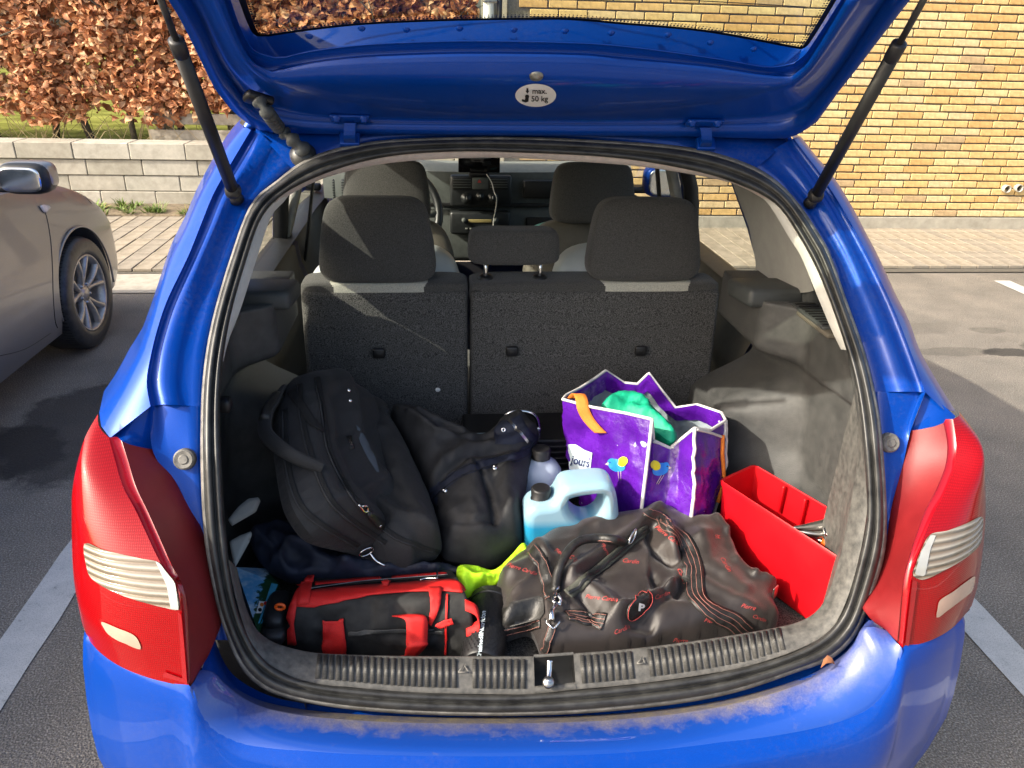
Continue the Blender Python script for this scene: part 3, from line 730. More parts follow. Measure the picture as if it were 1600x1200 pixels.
# ---- roof, flanks, pillars, bonnet (so that the car stands as a whole car)
def arc(xh, z, crown, n=25, drop=.05):
    return lambda y: [np.array([xh*math.sin(t*math.pi/2)*1.0, y, z+crown*(1-abs(t)**2.6)-drop*abs(t)**8]) for t in np.linspace(-1, 1, n)]
sec = [(.72, .60, 1.43, .055), (.95, .605, 1.44, .06), (1.4, .60, 1.445, .06), (1.9, .585, 1.43, .06), (2.25, .565, 1.395, .05), (2.36, .555, 1.37, .045)]
link('roof', solid(grid([arc(a, z, c)(y) for y, a, z, c in sec]), -.02), M['blue'], car)
def flank(s):
    """lower body side with wheel arches, as a curved sheet"""
    out = [(.30, .30), (.46, .30)]
    for k in range(13):
        a = math.pi-math.pi*k/12; out.append((.80+.335*math.cos(a), .30+.335*math.sin(a)*1.0))
    out += [(1.3, .24), (2.7, .24)]
    for k in range(13):
        a = math.pi-math.pi*k/12; out.append((3.25+.335*math.cos(a), .30+.335*math.sin(a)))
    out += [(3.62, .28), (3.85, .30), (3.88, .55), (3.8, .72), (3.3, .88), (2.95, .94), (1.6, .955), (.62, .965), (.40, .93), (.22, .80), (.16, .62)]
    O = lin(out, 150, True); vs, fs, n = tri2d(O, .09)
    def X(y, z):
        x = .818-.06*max(0, (z-.62)/.35)**1.6-.05*max(0, (.42-z)/.2)**1.5
        x -= .10*ss(3.2, 3.9, y)**2+.012*ss(.6, .15, y)
        return x
    return mesh([(s*X(y, z), y, z) for y, z in vs], fs)
for s in (-1, 1):
    link('body_side', solid(flank(s), .012), M['blue'], car)
    # window pillars (blue outside, black frame)
    def pil(name, pts, wd, m, dx=.0):
        rows = []
        for (x, y, z) in cr(pts, 8):
            q = .5*wd
            rows.append([np.array([s*(x+dx), y-q, z]), np.array([s*(x+.018+dx), y-q*.8, z]), np.array([s*(x+.018+dx), y+q*.8, z]), np.array([s*(x+dx), y+q, z]), np.array([s*(x-.03+dx), y+q*.6, z]), np.array([s*(x-.03+dx), y-q*.6, z])])
        return link(name, grid(rows, cu=True), m, car)
    pil('rear_door_pillar', [(.770, 1.00, .93), (.735, 1.05, 1.10), (.665, 1.12, 1.28), (.60, 1.16, 1.42)], .09, M['blue'])
    pil('door_frame', [(.770, 1.76, .93), (.735, 1.73, 1.15), (.665, 1.70, 1.30), (.60, 1.68, 1.42)], .04, M['blackpl'], -.01)
    pil('centre_pillar', [(.770, 1.82, .93), (.735, 1.79, 1.15), (.665, 1.76, 1.30), (.60, 1.74, 1.42)], .06, M['blue'])
    pil('windscreen_pillar', [(.72, 2.98, .96), (.68, 2.72, 1.16), (.62, 2.48, 1.33), (.555, 2.32, 1.40)], .10, M['blue'])
    rows = [[np.array([s*(.775-.04*ss(2.3, 3, y)), y, .925]), np.array([s*(.79-.04*ss(2.3, 3, y)), y, .95]), np.array([s*(.76-.04*ss(2.3, 3, y)), y, .965]), np.array([s*(.70-.03*ss(2.3, 3, y)), y, .955])] for y in np.linspace(.55, 2.95, 12)]
    link('window_sill', grid(rows), M['blackpl'], car)
    def win(ya, yb, yc, yd):
        return grid([[np.array([s*.757, y, .955]) for y in np.linspace(ya, yb, 8)], [np.array([s*.722, y, 1.18]) for y in np.linspace(ya*.6+yc*.4, yb*.6+yd*.4, 8)], [np.array([s*.605, y, 1.40]) for y in np.linspace(yc, yd, 8)]])
    link('side_window', win(.62, 1.78, .74, 1.70), M['glass'], car); link('side_window', win(1.84, 2.9, 1.78, 2.30), M['glass'], car)
    # wheels
    for yw in (.80, 3.25):
        MW = frame((s*.70, yw, .302), (s, 0, 0), (0, 1, 0))
        o = link('wheel', lathe([(.19, -.09), (.27, -.095), (.295, -.075), (.302, -.04), (.302, .04), (.295, .075), (.27, .095), (.19, .09)], 40, MW), M['rubber'], car)
        link('rim', lathe([(.0, .05), (.05, .06), (.06, .05), (.17, .06), (.19, .085), (.20, .085), (.19, -.05)], 30, MW), M['steel'], o)
# underbody, bonnet, front, windscreen
link('underbody', box((0, 2.0, .30), (1.3, 3.4, .10), .03), M['blackpl'], car, False)
bon = [[np.array([x, y, z+.045*(1-(x/.78)**2)-.03*abs(x/.7)**6]) for x in np.linspace(-.70, .70, 15)] for y, z in ((2.98, .955), (3.3, .90), (3.6, .82), (3.82, .70), (3.92, .55), (3.93, .30))]
link('bonnet', grid(bon), M['blue'], car)
ws = [[np.array([t*xh, y+.10*(1-t*t), z]) for t in np.linspace(-1, 1, 15)] for y, z, xh in ((2.92, .97, .70), (2.62, 1.21, .63), (2.31, 1.405, .54))]
link('windscreen', grid(ws), M['glass'], car)

# ---- rear bumper
T = [(127,970,.05),(147,1003,.02),(187,1033,-.015),(240,1057,-.045),(290,1074,-.066),(300,1085,-.074),(309,1110,-.084),(327,1138,-.092),(360,1158,-.098),(400,1169,-.105),(500,1181,-.118),(650,1187,-.128),(850,1187,-.132),(1000,1180,-.128),(1150,1162,-.118),(1283,1137,-.105),(1350,1113,-.098),(1380,1087,-.09),(1398,1057,-.082),(1408,1027,-.074),(1416,1013,-.066),(1450,998,-.045),(1483,977,-.012),(1518,947,.04)]
Tp = yrow(T, 150)
ext_l = [np.array([-.812, .50, Tp[0][2]]), np.array([-.812, .30, Tp[0][2]]), np.array([-.808, .15, Tp[0][2]])]
ext_r = [np.array([.808, .15, Tp[-1][2]]), np.array([.812, .30, Tp[-1][2]]), np.array([.812, .50, Tp[-1][2]])]
Tp = cr(ext_l+Tp[2:-2]+ext_r, 170)
nr = []
for i in range(len(Tp)):
    d = Tp[min(i+4, len(Tp)-1)]-Tp[max(i-4, 0)]; q = np.array([d[1], -d[0], 0]); q /= np.linalg.norm(q)+1e-9; c = Tp[i]-np.array([0, 1.2, 0])
    if np.dot(q[:2], c[:2]) < 0: q = -q
    # blend towards straight out from the middle of the car, so folds never cross
    e = np.array([Tp[i][0]*1.5, -1.0+.9*ss(.55, .8, abs(Tp[i][0]))*.9, 0]); e /= np.linalg.norm(e); q = .25*q+.75*e; nr.append(q/np.linalg.norm(q))
nr = np.array(nr)
for _ in range(8): nr[1:-1] = (nr[:-2]+2*nr[1:-1]+nr[2:])/4
def brow(o, zf): return [np.array([*(p+q*o)[:2], zf(p)]) for p, q in zip(Tp, nr)]
rows = [brow(-.004, lambda p: p[2]+.004), brow(.002, lambda p: p[2]-.001), brow(.008, lambda p: p[2]-.010), brow(.016, lambda p: .75*p[2]+.25*.50), brow(.024, lambda p: .45*p[2]+.55*.48), brow(.029, lambda p: .2*p[2]+.8*.465), brow(.030, lambda p: .448), brow(.027, lambda p: .425), brow(.018, lambda p: .36), brow(.0, lambda p: .28), brow(-.05, lambda p: .22)]
link('rear_bumper', grid(rows), M['blue'], car)
# the step between bumper crease and seal
B1 = [(297,1078,-.072),(309,1110,-.084),(327,1138,-.092),(360,1158,-.098),(400,1169,-.105),(500,1181,-.118),(650,1187,-.128),(850,1187,-.132),(1000,1180,-.128),(1150,1162,-.118),(1283,1137,-.105),(1350,1113,-.098),(1380,1087,-.09),(1398,1057,-.082),(1410,1018,-.072)]
Bm = [(303,1066,-.055),(320,1088,-.066),(341,1112,-.072),(372,1132,-.078),(412,1146,-.085),(500,1158,-.094),(650,1165,-.102),(850,1165,-.106),(1000,1158,-.102),(1140,1140,-.094),(1262,1112,-.085),(1325,1083,-.078),(1360,1056,-.07),(1382,1030,-.062),(1400,1003,-.055)]
B0 = [(312,1047,-.03),(330,1050,-.034),(350,1070,-.038),(380,1092,-.040),(423,1109,-.042),(505,1122,-.046),(650,1130,-.048),(850,1130,-.050),(1000,1122,-.048),(1130,1104,-.046),(1243,1073,-.042),(1305,1042,-.040),(1338,1010,-.036),(1356,980,-.033),(1385,985,-.03)]
Bg = [(x, y-10, .0) for x, y, _ in B0]
b1 = yrow(B1, 120); b0 = yrow(B0, 120)
link('bumper_step', grid([b1, [.8*a+.2*b+np.array([0, .0, .004]) for a, b in zip(b1, yrow(Bm, 120))], yrow(Bm, 120), b0, [p+np.array([0, .012, -.012]) for p in b0], yrow(Bg, 120)]), M['blue_ledge'], car)
SL = [(331,1000),(345,1040),(362,1068),(392,1090),(430,1106),(470,1114),(525,1122),(607,1128),(690,1131),(800,1132),(922,1127),(1057,1112),(1150,1094),(1233,1067),(1302,1037),(1337,1003),(1352,965)]
gut = rr([(x, y-16, .03) for x, y in SL], 120); gm_ = rr([(x, y-2, .016) for x, y in SL], 120)
link('gutter', grid([gut, gm_, [p+np.array([0, .006, -.008]) for p in cr(b0, 120)]]), M['blue_inner'], car)
# tow-bar opening and number plate area stay below the frame; dry leaf caught in the step
# ---- rear lamps
def lamp(side, L, Bo, R, Tt, panel_in, clear, strip, facet, bez):
    rows = coons(yl(L), yl(R), yl(Tt), yl(Bo), 30, 44) if side < 0 else coons(yl(R), yl(L), yl(Tt), yl(Bo), 30, 44)
    nv = len(rows); nu = len(rows[0])
    for i in range(nv):
        for j in range(nu):
            u, v = j/(nu-1), i/(nv-1); k = math.sin(math.pi*u)*min(1, 4*v+.3)*min(1, 4*(1-v)+.4)
            rows[i][j] = rows[i][j]+np.array([side*.014, -.012, 0])*k
    me = grid(rows); lo = link('tail_lamp', me, M['redlens'], car); b = bvh_of(me)
    link('reversing_lens', decal(b, cr(clear, 60, True), .0015, 7), M['clearlens'], lo)
    for q, m_, n_ in facet: link(n_, decal(b, [tuple(t) for t in lin(q, 30, True)], .003, 5), M[m_], lo)
    link('fog_lens', decal(b, cr(strip, 40, True), .0015, 5), M['reflstrip'], lo)
    link('lamp_gap_shade', tube([p+np.array([0, -.001, -.001]) for p in cr(yl(Bo), 40)[2:-2]], .0017, 6), M['black'], lo)  # thin black tube added as the shade in the gap between lamp and bumper
    # bezel and matt side panel
    R2 = yl(panel_in[0]); P2 = yl(panel_in[1])
    link('lamp_bezel', grid([cr(yl(R), 40), cr(bezm(yl(R), R2), 40), cr(R2, 40)]), M['redlens2'], lo)
    link('lamp_side_panel', grid([cr(R2, 40), cr([.7*np.array(a)+.3*np.array(c)+np.array([0, -.004, 0]) for a, c in zip(cr(R2, 9), cr(P2, 9))], 40), cr([.3*np.array(a)+.7*np.array(c)+np.array([0, -.003, 0]) for a, c in zip(cr(R2, 9), cr(P2, 9))], 40), cr(P2, 40), [p+np.array([-side*.002, .05, 0]) for p in cr(P2, 40)]]), M['lamppanel'], lo)
    return lo
def yl(pts): return [ony(*p) for p in pts]
def bezm(a, b):
    a = cr(a, 9); b = cr(b, 9); return [.5*p+.5*q+np.array([0, .008, 0]) for p, q in zip(a, b)]
lamp(-1, [(153,647,.20),(133,683,.165),(120,727,.135),(113,767,.115),(112,800,.10),(113,867,.075),(117,917,.06),(127,970,.05)],
     [(127,970,.05),(147,1003,.02),(187,1033,-.015),(240,1057,-.045),(295,1073,-.065)],
     [(170,683,.165),(180,720,.13),(192,760,.095),(213,800,.063),(250,878,.005),(277,915,-.02),(284,955,-.038),(295,1073,-.065)],
     [(153,647,.20),(162,668,.18),(170,683,.165)],
     ([(190,689,.165),(200,720,.137),(212,760,.102),(231,800,.07),(266,878,.012),(285,915,-.01),(293,955,-.025),(297,1073,-.062)],
      [(238,702,.19),(250,725,.175),(267,753,.155),(284,797,.125),(307,857,.085),(320,917,.045),(333,1000,.005),(312,1047,-.03)]),
     [(133,849),(160,858),(187,865),(222,873),(247,878),(262,892),(273,910),(279,932),(280,952),(258,949),(233,943),(200,933),(173,922),(155,912),(143,902),(137,888)],
     [(160,971),(185,981),(205,989),(215,997),(221,1013),(210,1011),(197,1005),(183,999),(170,990),(163,980)], [([(244,877),(252,881),(266,895),(275,912),(281,952),(268,950),(262,915)], 'clearfacet', 'lens_facet'), ([(279,955),(285,957),(294,1068),(287,1066)], 'redlens2', 'lens_facet'), ([(258,1048),(291,1060),(293,1066),(256,1056)], 'redlens2', 'lens_step')], None)
lamp(1, [(1497,640,.20),(1517,667,.165),(1532,690,.14),(1538,720,.12),(1540,800,.09),(1535,867,.068),(1527,917,.052),(1518,947,.04)],
     [(1410,1013,-.065),(1450,998,-.045),(1483,977,-.012),(1518,947,.04)],
     [(1489,655,.165),(1494,693,.138),(1491,727,.113),(1477,767,.075),(1459,802,.045),(1436,860,-.004),(1424,902,-.03),(1410,1013,-.065)],
     [(1489,655,.165),(1493,648,.18),(1497,640,.20)],
     ([(1474,661,.165),(1480,693,.143),(1477,727,.118),(1462,767,.083),(1444,802,.052),(1424,860,.004),(1412,905,-.02),(1402,1002,-.058)],
      [(1423,673,.19),(1419,697,.18),(1411,725,.165),(1394,797,.125),(1384,860,.085),(1374,905,.05),(1355,957,.005),(1385,985,-.03)]),
     [(1452,836),(1480,829),(1508,818),(1533,807),(1534,828),(1530,850),(1510,870),(1480,888),(1443,905),(1425,898),(1430,882),(1437,863)],
     [(1468,937),(1488,924),(1505,911),(1522,900),(1521,912),(1518,923),(1500,938),(1480,953),(1463,965),(1464,950)], [([(1452,837),(1461,836),(1452,858),(1443,900),(1427,897),(1437,863)], 'clearfacet', 'lens_facet'), ([(1424,905),(1432,908),(1418,1008),(1412,1008)], 'redlens2', 'lens_facet')], None)

# ---- tailgate
PH = math.radians(33); gN = np.array([0, -math.sin(PH), -math.cos(PH)]); gT = np.array([0, -math.cos(PH), math.sin(PH)]); gH = np.array([0, .61, 1.455])
def ongate(x, y, off=0.): return onplane(x, y, gH+gN*off, gN)
def gXV(X, v, off=0.): return gH+gT*v+np.array([X, 0, 0])+gN*off
gate = link('tailgate', None or mesh([], []), M['blue'], car)
def gring(bottom, left, right, topXV, off, nb=50, ns=18, nt=40):
    """closed ring: bottom (left corner to right corner), right up, far end (X, v), left down"""
    b = [ongate(x, y, off) for x, y in cr(bottom, nb)]; r = [ongate(x, y, off) for x, y in cr(right, ns)]; l = [ongate(x, y, off) for x, y in cr(left, ns)]
    t = [gXV(X, v, off) for X, v in topXV]; t = [p for p in cr([r[-1]]+t+[l[0]], nt)]
    return b+r[1:]+t[1:]+l[1:-1]
E0 = dict(bottom=[(360,170),(393,197),(430,207),(545,210),(700,211),(837,212),(1000,213),(1100,214),(1217,217),(1247,210),(1277,190)], left=[(263,0),(283,33),(310,87),(325,118),(338,142),(360,170)], right=[(1277,190),(1300,158),(1313,140),(1337,110),(1383,50),(1422,0)], topXV=[(.56, .7), (.57, .85), (.5, .98), (.2, 1.03), (-.25, 1.03), (-.54, .98), (-.61, .85), (-.60, .7)])
E1 = dict(bottom=[(378,150),(395,166),(425,178),(480,188),(600,193),(837,195),(1000,195),(1133,194),(1200,192),(1235,187),(1265,170)], left=[(297,0),(318,40),(335,80),(350,110),(378,150)], right=[(1265,170),(1290,140),(1320,100),(1352,50),(1385,0)], topXV=[(.53, .7), (.54, .83), (.47, .95), (.2, 1.0), (-.25, 1.0), (-.51, .95), (-.58, .83), (-.57, .7)])
E2 = dict(bottom=[(420,135),(440,146),(470,154),(520,162),(600,168),(733,174),(900,175),(967,174),(1133,164),(1200,153),(1240,140)], left=[(330,0),(348,40),(367,78),(387,108),(420,135)], right=[(1240,140),(1268,115),(1295,80),(1325,36),(1350,0)], topXV=[(.50, .7), (.50, .82), (.43, .92), (.18, .96), (-.23, .96), (-.47, .92), (-.54, .82), (-.54, .7)])
E3 = dict(bottom=[(425,112),(445,108),(475,101),(530,93),(600,88),(733,84),(900,86),(967,92),(1100,104),(1190,117),(1235,120)], left=[(350,0),(364,40),(382,78),(400,100),(425,112)], right=[(1235,120),(1258,102),(1280,70),(1303,32),(1322,0)], topXV=[(.46, .56), (.455, .64), (.40, .69), (.15, .71), (-.2, .71), (-.44, .69), (-.50, .64), (-.51, .56)])
E3b = {k: [(x, y-(4 if 440 < x < 1210 else 2)) for x, y in v] if k == 'bottom' else v for k, v in E3.items()}
E4 = dict(bottom=[(430,90),(448,89),(475,82),(530,74),(600,68),(733,64),(900,67),(1000,75),(1133,94),(1200,105),(1240,99)], left=[(360,0),(374,40),(388,68),(403,82),(430,90)], right=[(1240,99),(1258,85),(1274,62),(1295,30),(1314,0)], topXV=[(.445, .55), (.44, .62), (.385, .67), (.15, .69), (-.2, .69), (-.425, .67), (-.485, .62), (-.495, .55)])
E5 = dict(bottom=[(402,57),(420,57),(467,50),(567,39),(700,33),(837,31),(900,32),(967,38),(1100,50),(1233,74),(1252,77)], left=[(373,0),(382,25),(390,44),(395,52),(402,57)], right=[(1252,77),(1260,73),(1268,63),(1287,33),(1307,0)], topXV=[(.43, .54), (.42, .60), (.37, .64), (.15, .66), (-.2, .66), (-.41, .64), (-.47, .60), (-.48, .54)])
rg = [gring(**E0, off=.0), gring(**E0, off=.008), gring(**E1, off=.004), gring(**E1, off=-.004)]
mid12 = [.5*a+.5*b for a, b in zip(gring(**E1, off=-.004), gring(**E2, off=.012))]
rg += [mid12, gring(**E2, off=.022), [.85*a+.15*b for a, b in zip(gring(**E2, off=.030), gring(**E3, off=.032))], [.5*a+.5*b+gN*.004 for a, b in zip(gring(**E2, off=.030), gring(**E3, off=.032))], gring(**E3, off=.032), [.9*a+.1*b for a, b in zip(gring(**E3, off=.026), gring(**E3b, off=.018))], gring(**E3b, off=.014), [.92*a+.08*b for a, b in zip(gring(**E4, off=.020), gring(**E3b, off=.016))], gring(**E4, off=.020), [.94*a+.06*b for a, b in zip(gring(**E4, off=.000), gring(**E5, off=0.))], gring(**E5, off=-.012), gring(**E5, off=-.05), gring(**E3, off=-.062), gring(**E1, off=-.058), gring(**E0, off=-.035)]
gate.data = grid(rg, cu=True, cv=True); gate.data.materials.append(M['blue'])
for p in gate.data.polygons: p.use_smooth = True
# glass with printed border, dots and heating wires
g5 = gring(**E5, off=-.045); O2 = [((p-gH)@np.array([1, 0, 0]), (p-gH)@gT) for p in g5]
vs, fs, n_ = tri2d(lin(O2, 160, True), .06); link('tailgate_glass', mesh([gXV(a, b, -.046) for a, b in vs], fs), M['tint'], gate)
def inset(ring, d):
    A = np.array(ring); c = np.array([-.03, .48]); out = []
    for i in range(len(A)):
        t = A[(i+1) % len(A)]-A[i-1]; nn = np.array([-t[1], t[0]]); nn /= np.linalg.norm(nn)+1e-9
        if np.dot(nn, c-A[i]) < 0: nn = -nn
        out.append(A[i]+nn*d)
    return out
Or = lin(O2, 320, True)
link('glass_border', grid([[gXV(a, b, -.041) for a, b in inset(Or, -.006)], [gXV(a, b, -.041) for a, b in inset(Or, .012)]], cu=True), M['black'], gate)
vv, ff = [], []
for d, r in ((.0145, .0021), (.0195, .0014)):
    for q in inset(lin(O2, 420, True), d):
        n0 = len(vv); vv += [gXV(q[0]+r*math.cos(a), q[1]+r*math.sin(a), -.041) for a in (0, 1.05, 2.09, 3.14, 4.19, 5.24)]; ff.append(tuple(range(n0, n0+6)))
link('frit_dots', mesh(vv, ff), M['black'], gate, False, kind='stuff')
for k in range(9):
    v = .36+.032*k
    link('heating_wire', tube([gXV(X, v+.012*(1-(X/.45)**2), -.0435) for X in np.linspace(-.46, .41, 12)], .0007, 4), M['black'], gate)
# number of press dimples, bolt, label
for x, y in ((483,60),(565,48),(635,50),(718,48),(803,50),(883,52),(955,55),(1044,58),(1110,70),(1178,80)):
    p = ongate(x, y, .006); link('dimple', lathe([(0, .003), (.004, .003), (.0065, .0)], 12, frame(p-gN*.004, gN)), M['blue'], gate)
gb = bvh_of(gate.data)
c, nn = cast(gb, 838, 118, .0)
link('bolt', lathe([(0, .006), (.006, .006), (.007, .004), (.011, .004), (.012, .0), (.012, -.004)], 18, frame(c, nn)), M['boltzinc'], gate)
ell = [(837+32*math.cos(a), 148+18*math.sin(a)) for a in np.linspace(0, 2*math.pi, 40, endpoint=False)]
lb = link('weight_label', decal(gb, ell, .0012, 6), M['white'], gate, label='white oval label with tow hook symbol')
def px_text(bvh, s, x, y, hpx, ang=0., off=.002, m=None, parent=None, name='lettering', bold=0., sx=1., shear=0.):
    """text laid on a surface: hpx cap height in pixels, ang in degrees (screen)"""
    me = text_mesh(s, hpx/.7, bold=bold, shear=shear); a = math.radians(ang)
    for v in me.vertices:
        u, t = v.co.x*sx, v.co.y; X = x+u*math.cos(a)+t*math.sin(a); Y = y+u*math.sin(a)-t*math.cos(a)
        v.co = cast(bvh, X, Y, off)[0]
    return link(name, me, m, parent, False)
px_text(gb, 'max.', 843, 141, 8.5, 0, .0022, M['black'], lb, bold=.15)
px_text(gb, '50 kg', 843, 153, 8.5, 0, .0022, M['black'], lb, bold=.15)
for poly in ([(822.6,136),(825.4,136),(825.4,140),(827,140),(824,144.5),(821,140),(822.6,140)], [(823.5+3.2*math.cos(a), 149.2+3.2*math.sin(a)) for a in np.linspace(0, 6.28, 14, endpoint=False)], [(821,151),(826,151),(825.5,157),(821,158.5),(815.5,156.5),(815.5,153),(820,154.5)]):
    link('hook_symbol', decal(gb, poly, .0022, 4), M['black'], lb, False)
# hinges
for x, y in ((547,205),(1101,212)):
    pa = ongate(x, y-14, .012); pb = onrear(x, y+16, -.004); pm = .5*pa+.5*pb+np.array([0, -.014, -.004])
    h = link('hinge', grid([[p+np.array([s*wd, 0, 0]) for p in cr([pa, pm, pb], 10)] for s, wd in ((-1, .011), (1, .011))]), M['blue_inner'], car); solid(h.data, .006)
    link('hinge_foot', box(pb+np.array([0, -.004, .004]), (.040, .012, .028), .003, Matrix.Rotation(-.7, 3, 'X')), M['blue_inner'], h)
    link('hinge_plate', box(ongate(x, y-20, .008), (.075, .024, .006), .002, Matrix.Rotation(-PH, 3, 'X')), M['blue_inner'], h)
    for dx in (-.026, .026): link('bolt', lathe([(0, .008), (.005, .008), (.006, .004), (.009, .003), (.009, -.002)], 12, frame(ongate(x, y-20, .011)+np.array([dx, 0, 0]), gN)), M['blue_inner'], h)
# gas struts
for (bx, by), (mx, my), (tx, ty), s in (((366,303),(281,86),(237,-38),-1), ((1272,310),(1395,92),(1464,-38),1)):
    B = onrear(bx, by, -.012); Tt = ongate(tx, ty, .03); best = min(np.linspace(.2, .95, 200), key=lambda t: np.linalg.norm(np.array(project(B+(Tt-B)*t))-np.array([mx, my])))
    st = link('gas_strut', tube([B+(Tt-B)*t for t in (.035, best)], .0115, 16), M['blackpl'], car)
    link('strut_collar', tube([B+(Tt-B)*t for t in (best-.005, best, best+.055, best+.06)], [.0112, .0122, .0122, .008], 16), M['blackpl'], st)
    link('piston_rod', tube([B+(Tt-B)*t for t in (best+.05, 1)], .0052, 12), M['rubber'], st)
    link('ball_socket', superbox(B+(Tt-B)*.02, (.015, .015, .015), .8, 16, 10), M['blackpl'], st)
    link('ball_stud', lathe([(0, .0), (.010, .0), (.012, -.012), (.014, -.02), (.0, -.02)], 14, frame(B, (0, -.75, .65))), M['blackpl'], st)
# wiring grommet, left of the gate
pts = [ongate(405, 158, .03), ongate(418, 176, .045), onrear(436, 200, -.05), onrear(458, 219, -.04), onrear(472, 232, -.02), onrear(474, 241, .01)]
P = cr(pts, 61); link('wiring_sleeve', tube(P, [.0100+(.0036 if (i % 6) in (0, 1) else (-.0030 if (i % 6) in (3, 4) else .0004))+.004*ss(40, 60, i) for i in range(61)], 14), M['trimtop'], car)
link('sleeve_plug', box(ongate(404, 155, .022), (.05, .03, .016), .006, Matrix.Rotation(-PH, 3, 'X') @ Matrix.Rotation(.6, 3, 'Z')), M['blackpl'], car)
link('sleeve_foot', lathe([(.0, .012), (.016, .012), (.022, .004), (.026, 0), (.026, -.01)], 20, frame(onrear(473, 240, .004), (0, -.7, .7))), M['rubber'], car)
# ================================================================ blue car: boot lining and cabin
FLOOR = .52
# sill plate between seal and load floor
PI_ = [(371,890),(380,935),(396,977),(415,997),(442,1009),(492,1020),(560,1023),(635,1025),(720,1025),(800,1025),(835,1025),(905,1020),(990,1013),(1080,1002),(1159,990),(1220,979),(1250,971),(1270,960),(1285,944),(1300,910),(1313,865),(1323,820),(1334,760),(1341,690),(1336,610)]
PO_ = [(357,877),(364,915),(377,965),(392,1003),(418,1036),(478,1065),(552,1074),(635,1081),(720,1084),(800,1085),(835,1084),(905,1077),(990,1069),(1080,1057),(1159,1043),(1220,1025),(1255,1011),(1285,995),(1305,975),(1324,935),(1340,880),(1352,820),(1356,760),(1349,690),(1338,608)]
pin = cr(PI_, 160); pou = cr(PO_, 160)
# pair by nearest
pin = np.array([cr(PI_, 600)[np.argmin(np.linalg.norm(cr(PI_, 600)-p, axis=1))] for p in pou])
for _ in range(4): pin[1:-1] = (pin[:-2]+2*pin[1:-1]+pin[2:])/4
def platep(i, t, lift=0.):
    k = min(int(i), len(pou)-2); f = i-k
    a = onrear(*(pou[k]*(1-f)+pou[k+1]*f), .0); b = onrear(*(pin[k]*(1-f)+pin[k+1]*f), .05)
    return a*(1-t)+b*t+np.array([0, 0, lift])
def plate(i0, i1, t0=0., t1=1.):
    ts = [t0, t0+.06*(t1-t0), t0+.5*(t1-t0), t0+.92*(t1-t0), t1]
    rows = [[platep(i, t, l) for i in range(i0, i1+1)] for t, l in zip(ts, (0, .004, .005, .004, 0))]
    if t1 == 1.: rows += [[platep(i, 1.02, -.012) for i in range(i0, i1+1)], [np.array([*(platep(i, 1.05))[:2], FLOOR-.01])+np.array([0, .012, 0]) for i in range(i0, i1+1)]]
    return rows
def pidx(x, side): return int(np.argmin(np.abs(pou[:, 0]-x)+(0 if side is None else 0)+np.where(pou[:, 1] < 980, 1e4, 0)))
ia, ib = pidx(832, None), pidx(903, None)
sill = link('sill_plate', grid(plate(0, ia)), M['sillpl'], car)
link('sill_plate', grid(plate(ib, 159)), M['sillpl'], car); link('sill_bridge', grid(plate(ia, ib, 0., .17)), M['sillpl'], car); link('sill_bridge', grid(plate(ia, ib, .93, 1.)), M['sillpl'], car)
# latch recess and striker
c = platep((ia+ib)//2, .52); wd = platep(ib, .5)[0]-platep(ia, .5)[0]
rows = [[platep(i, t, dz) for i in (ia, (ia+ib)//2, ib)] for t, dz in ((.17, .002), (.19, -.035), (.55, -.045), (.92, -.035), (.93, .002))]
rc = link('latch_recess', grid(rows), M['black'], car)
for i in (ia, ib): link('recess_wall', mesh([platep(i, .17, .002), platep(i, .93, .002), platep(i, .93, -.05), platep(i, .17, -.05)], [(0, 1, 2, 3)]), M['blackpl'], rc, False)
q0, q1 = onrear(857, 1066, .0), onrear(859, 1034, .028)
link('striker', tube([q0, q0*.9+q1*.1, q1*.95+q0*.05, q1], [.0075, .0055, .0055, .008], 14), M['chrome'], rc)
link('striker_nut', lathe([(0, .006), (.009, .006), (.011, 0), (.011, -.004)], 12, frame(q0, (0, -.5, .8))), M['steel'], rc)
# ribs
ribm = None
i = 0
for x in np.arange(496, 1226, 10.7):
    if 712 < x < 736 or 824 < x < 912 or 990 < x < 1017: continue
    k = float(np.interp(x, pou[:, 0][20:140], np.arange(20, 140)))
    pa, pb = platep(k, .13), platep(k, .90); d = V3(pb-pa); L = d.length; n = Vector((0, -.45, .9)); n = (n-d.normalized()*n.dot(d.normalized())).normalized()
    fr = frame(V3((pa+pb)/2)+n*.004, n, d)
    if ribm is None: ribm = box((0, 0, 0), (1, .0085, .009), .004, seg=2)
    o = link('rib', ribm, M['sillpl'], sill); o.matrix_local = fr @ Matrix.Diagonal((L, 1, 1, 1)); i += 1
for x, y in ((724,1043),(1003,1030)):
    k = pidx(x, None); me = grid(plate(max(0, k-1), k+1)); bb = bvh_of(me)
    for a, b in (((x-8,y+6),(x+9,y+6)),((x+9,y+6),(x+2,y-8)),((x+2,y-8),(x-8,y+6))):
        pa, pb = onrear(*a, .022), onrear(*b, .022)
        ca, cb = bb.find_nearest(V3(pa))[0], bb.find_nearest(V3(pb))[0]
        link('triangle_mark', tube([ca+Vector((0, -.003, .003)), cb+Vector((0, -.003, .003))], .0011, 6), M['rubber_lip'], sill)
# boot floor
link('boot_floor', box((0, .47, FLOOR-.01), (1.30, .86, .02), 0), M['carpet'], car, False)
link('boot_well', box((0, .5, FLOOR-.1), (1.3, .8, .1), 0), M['blackpl'], car, False)
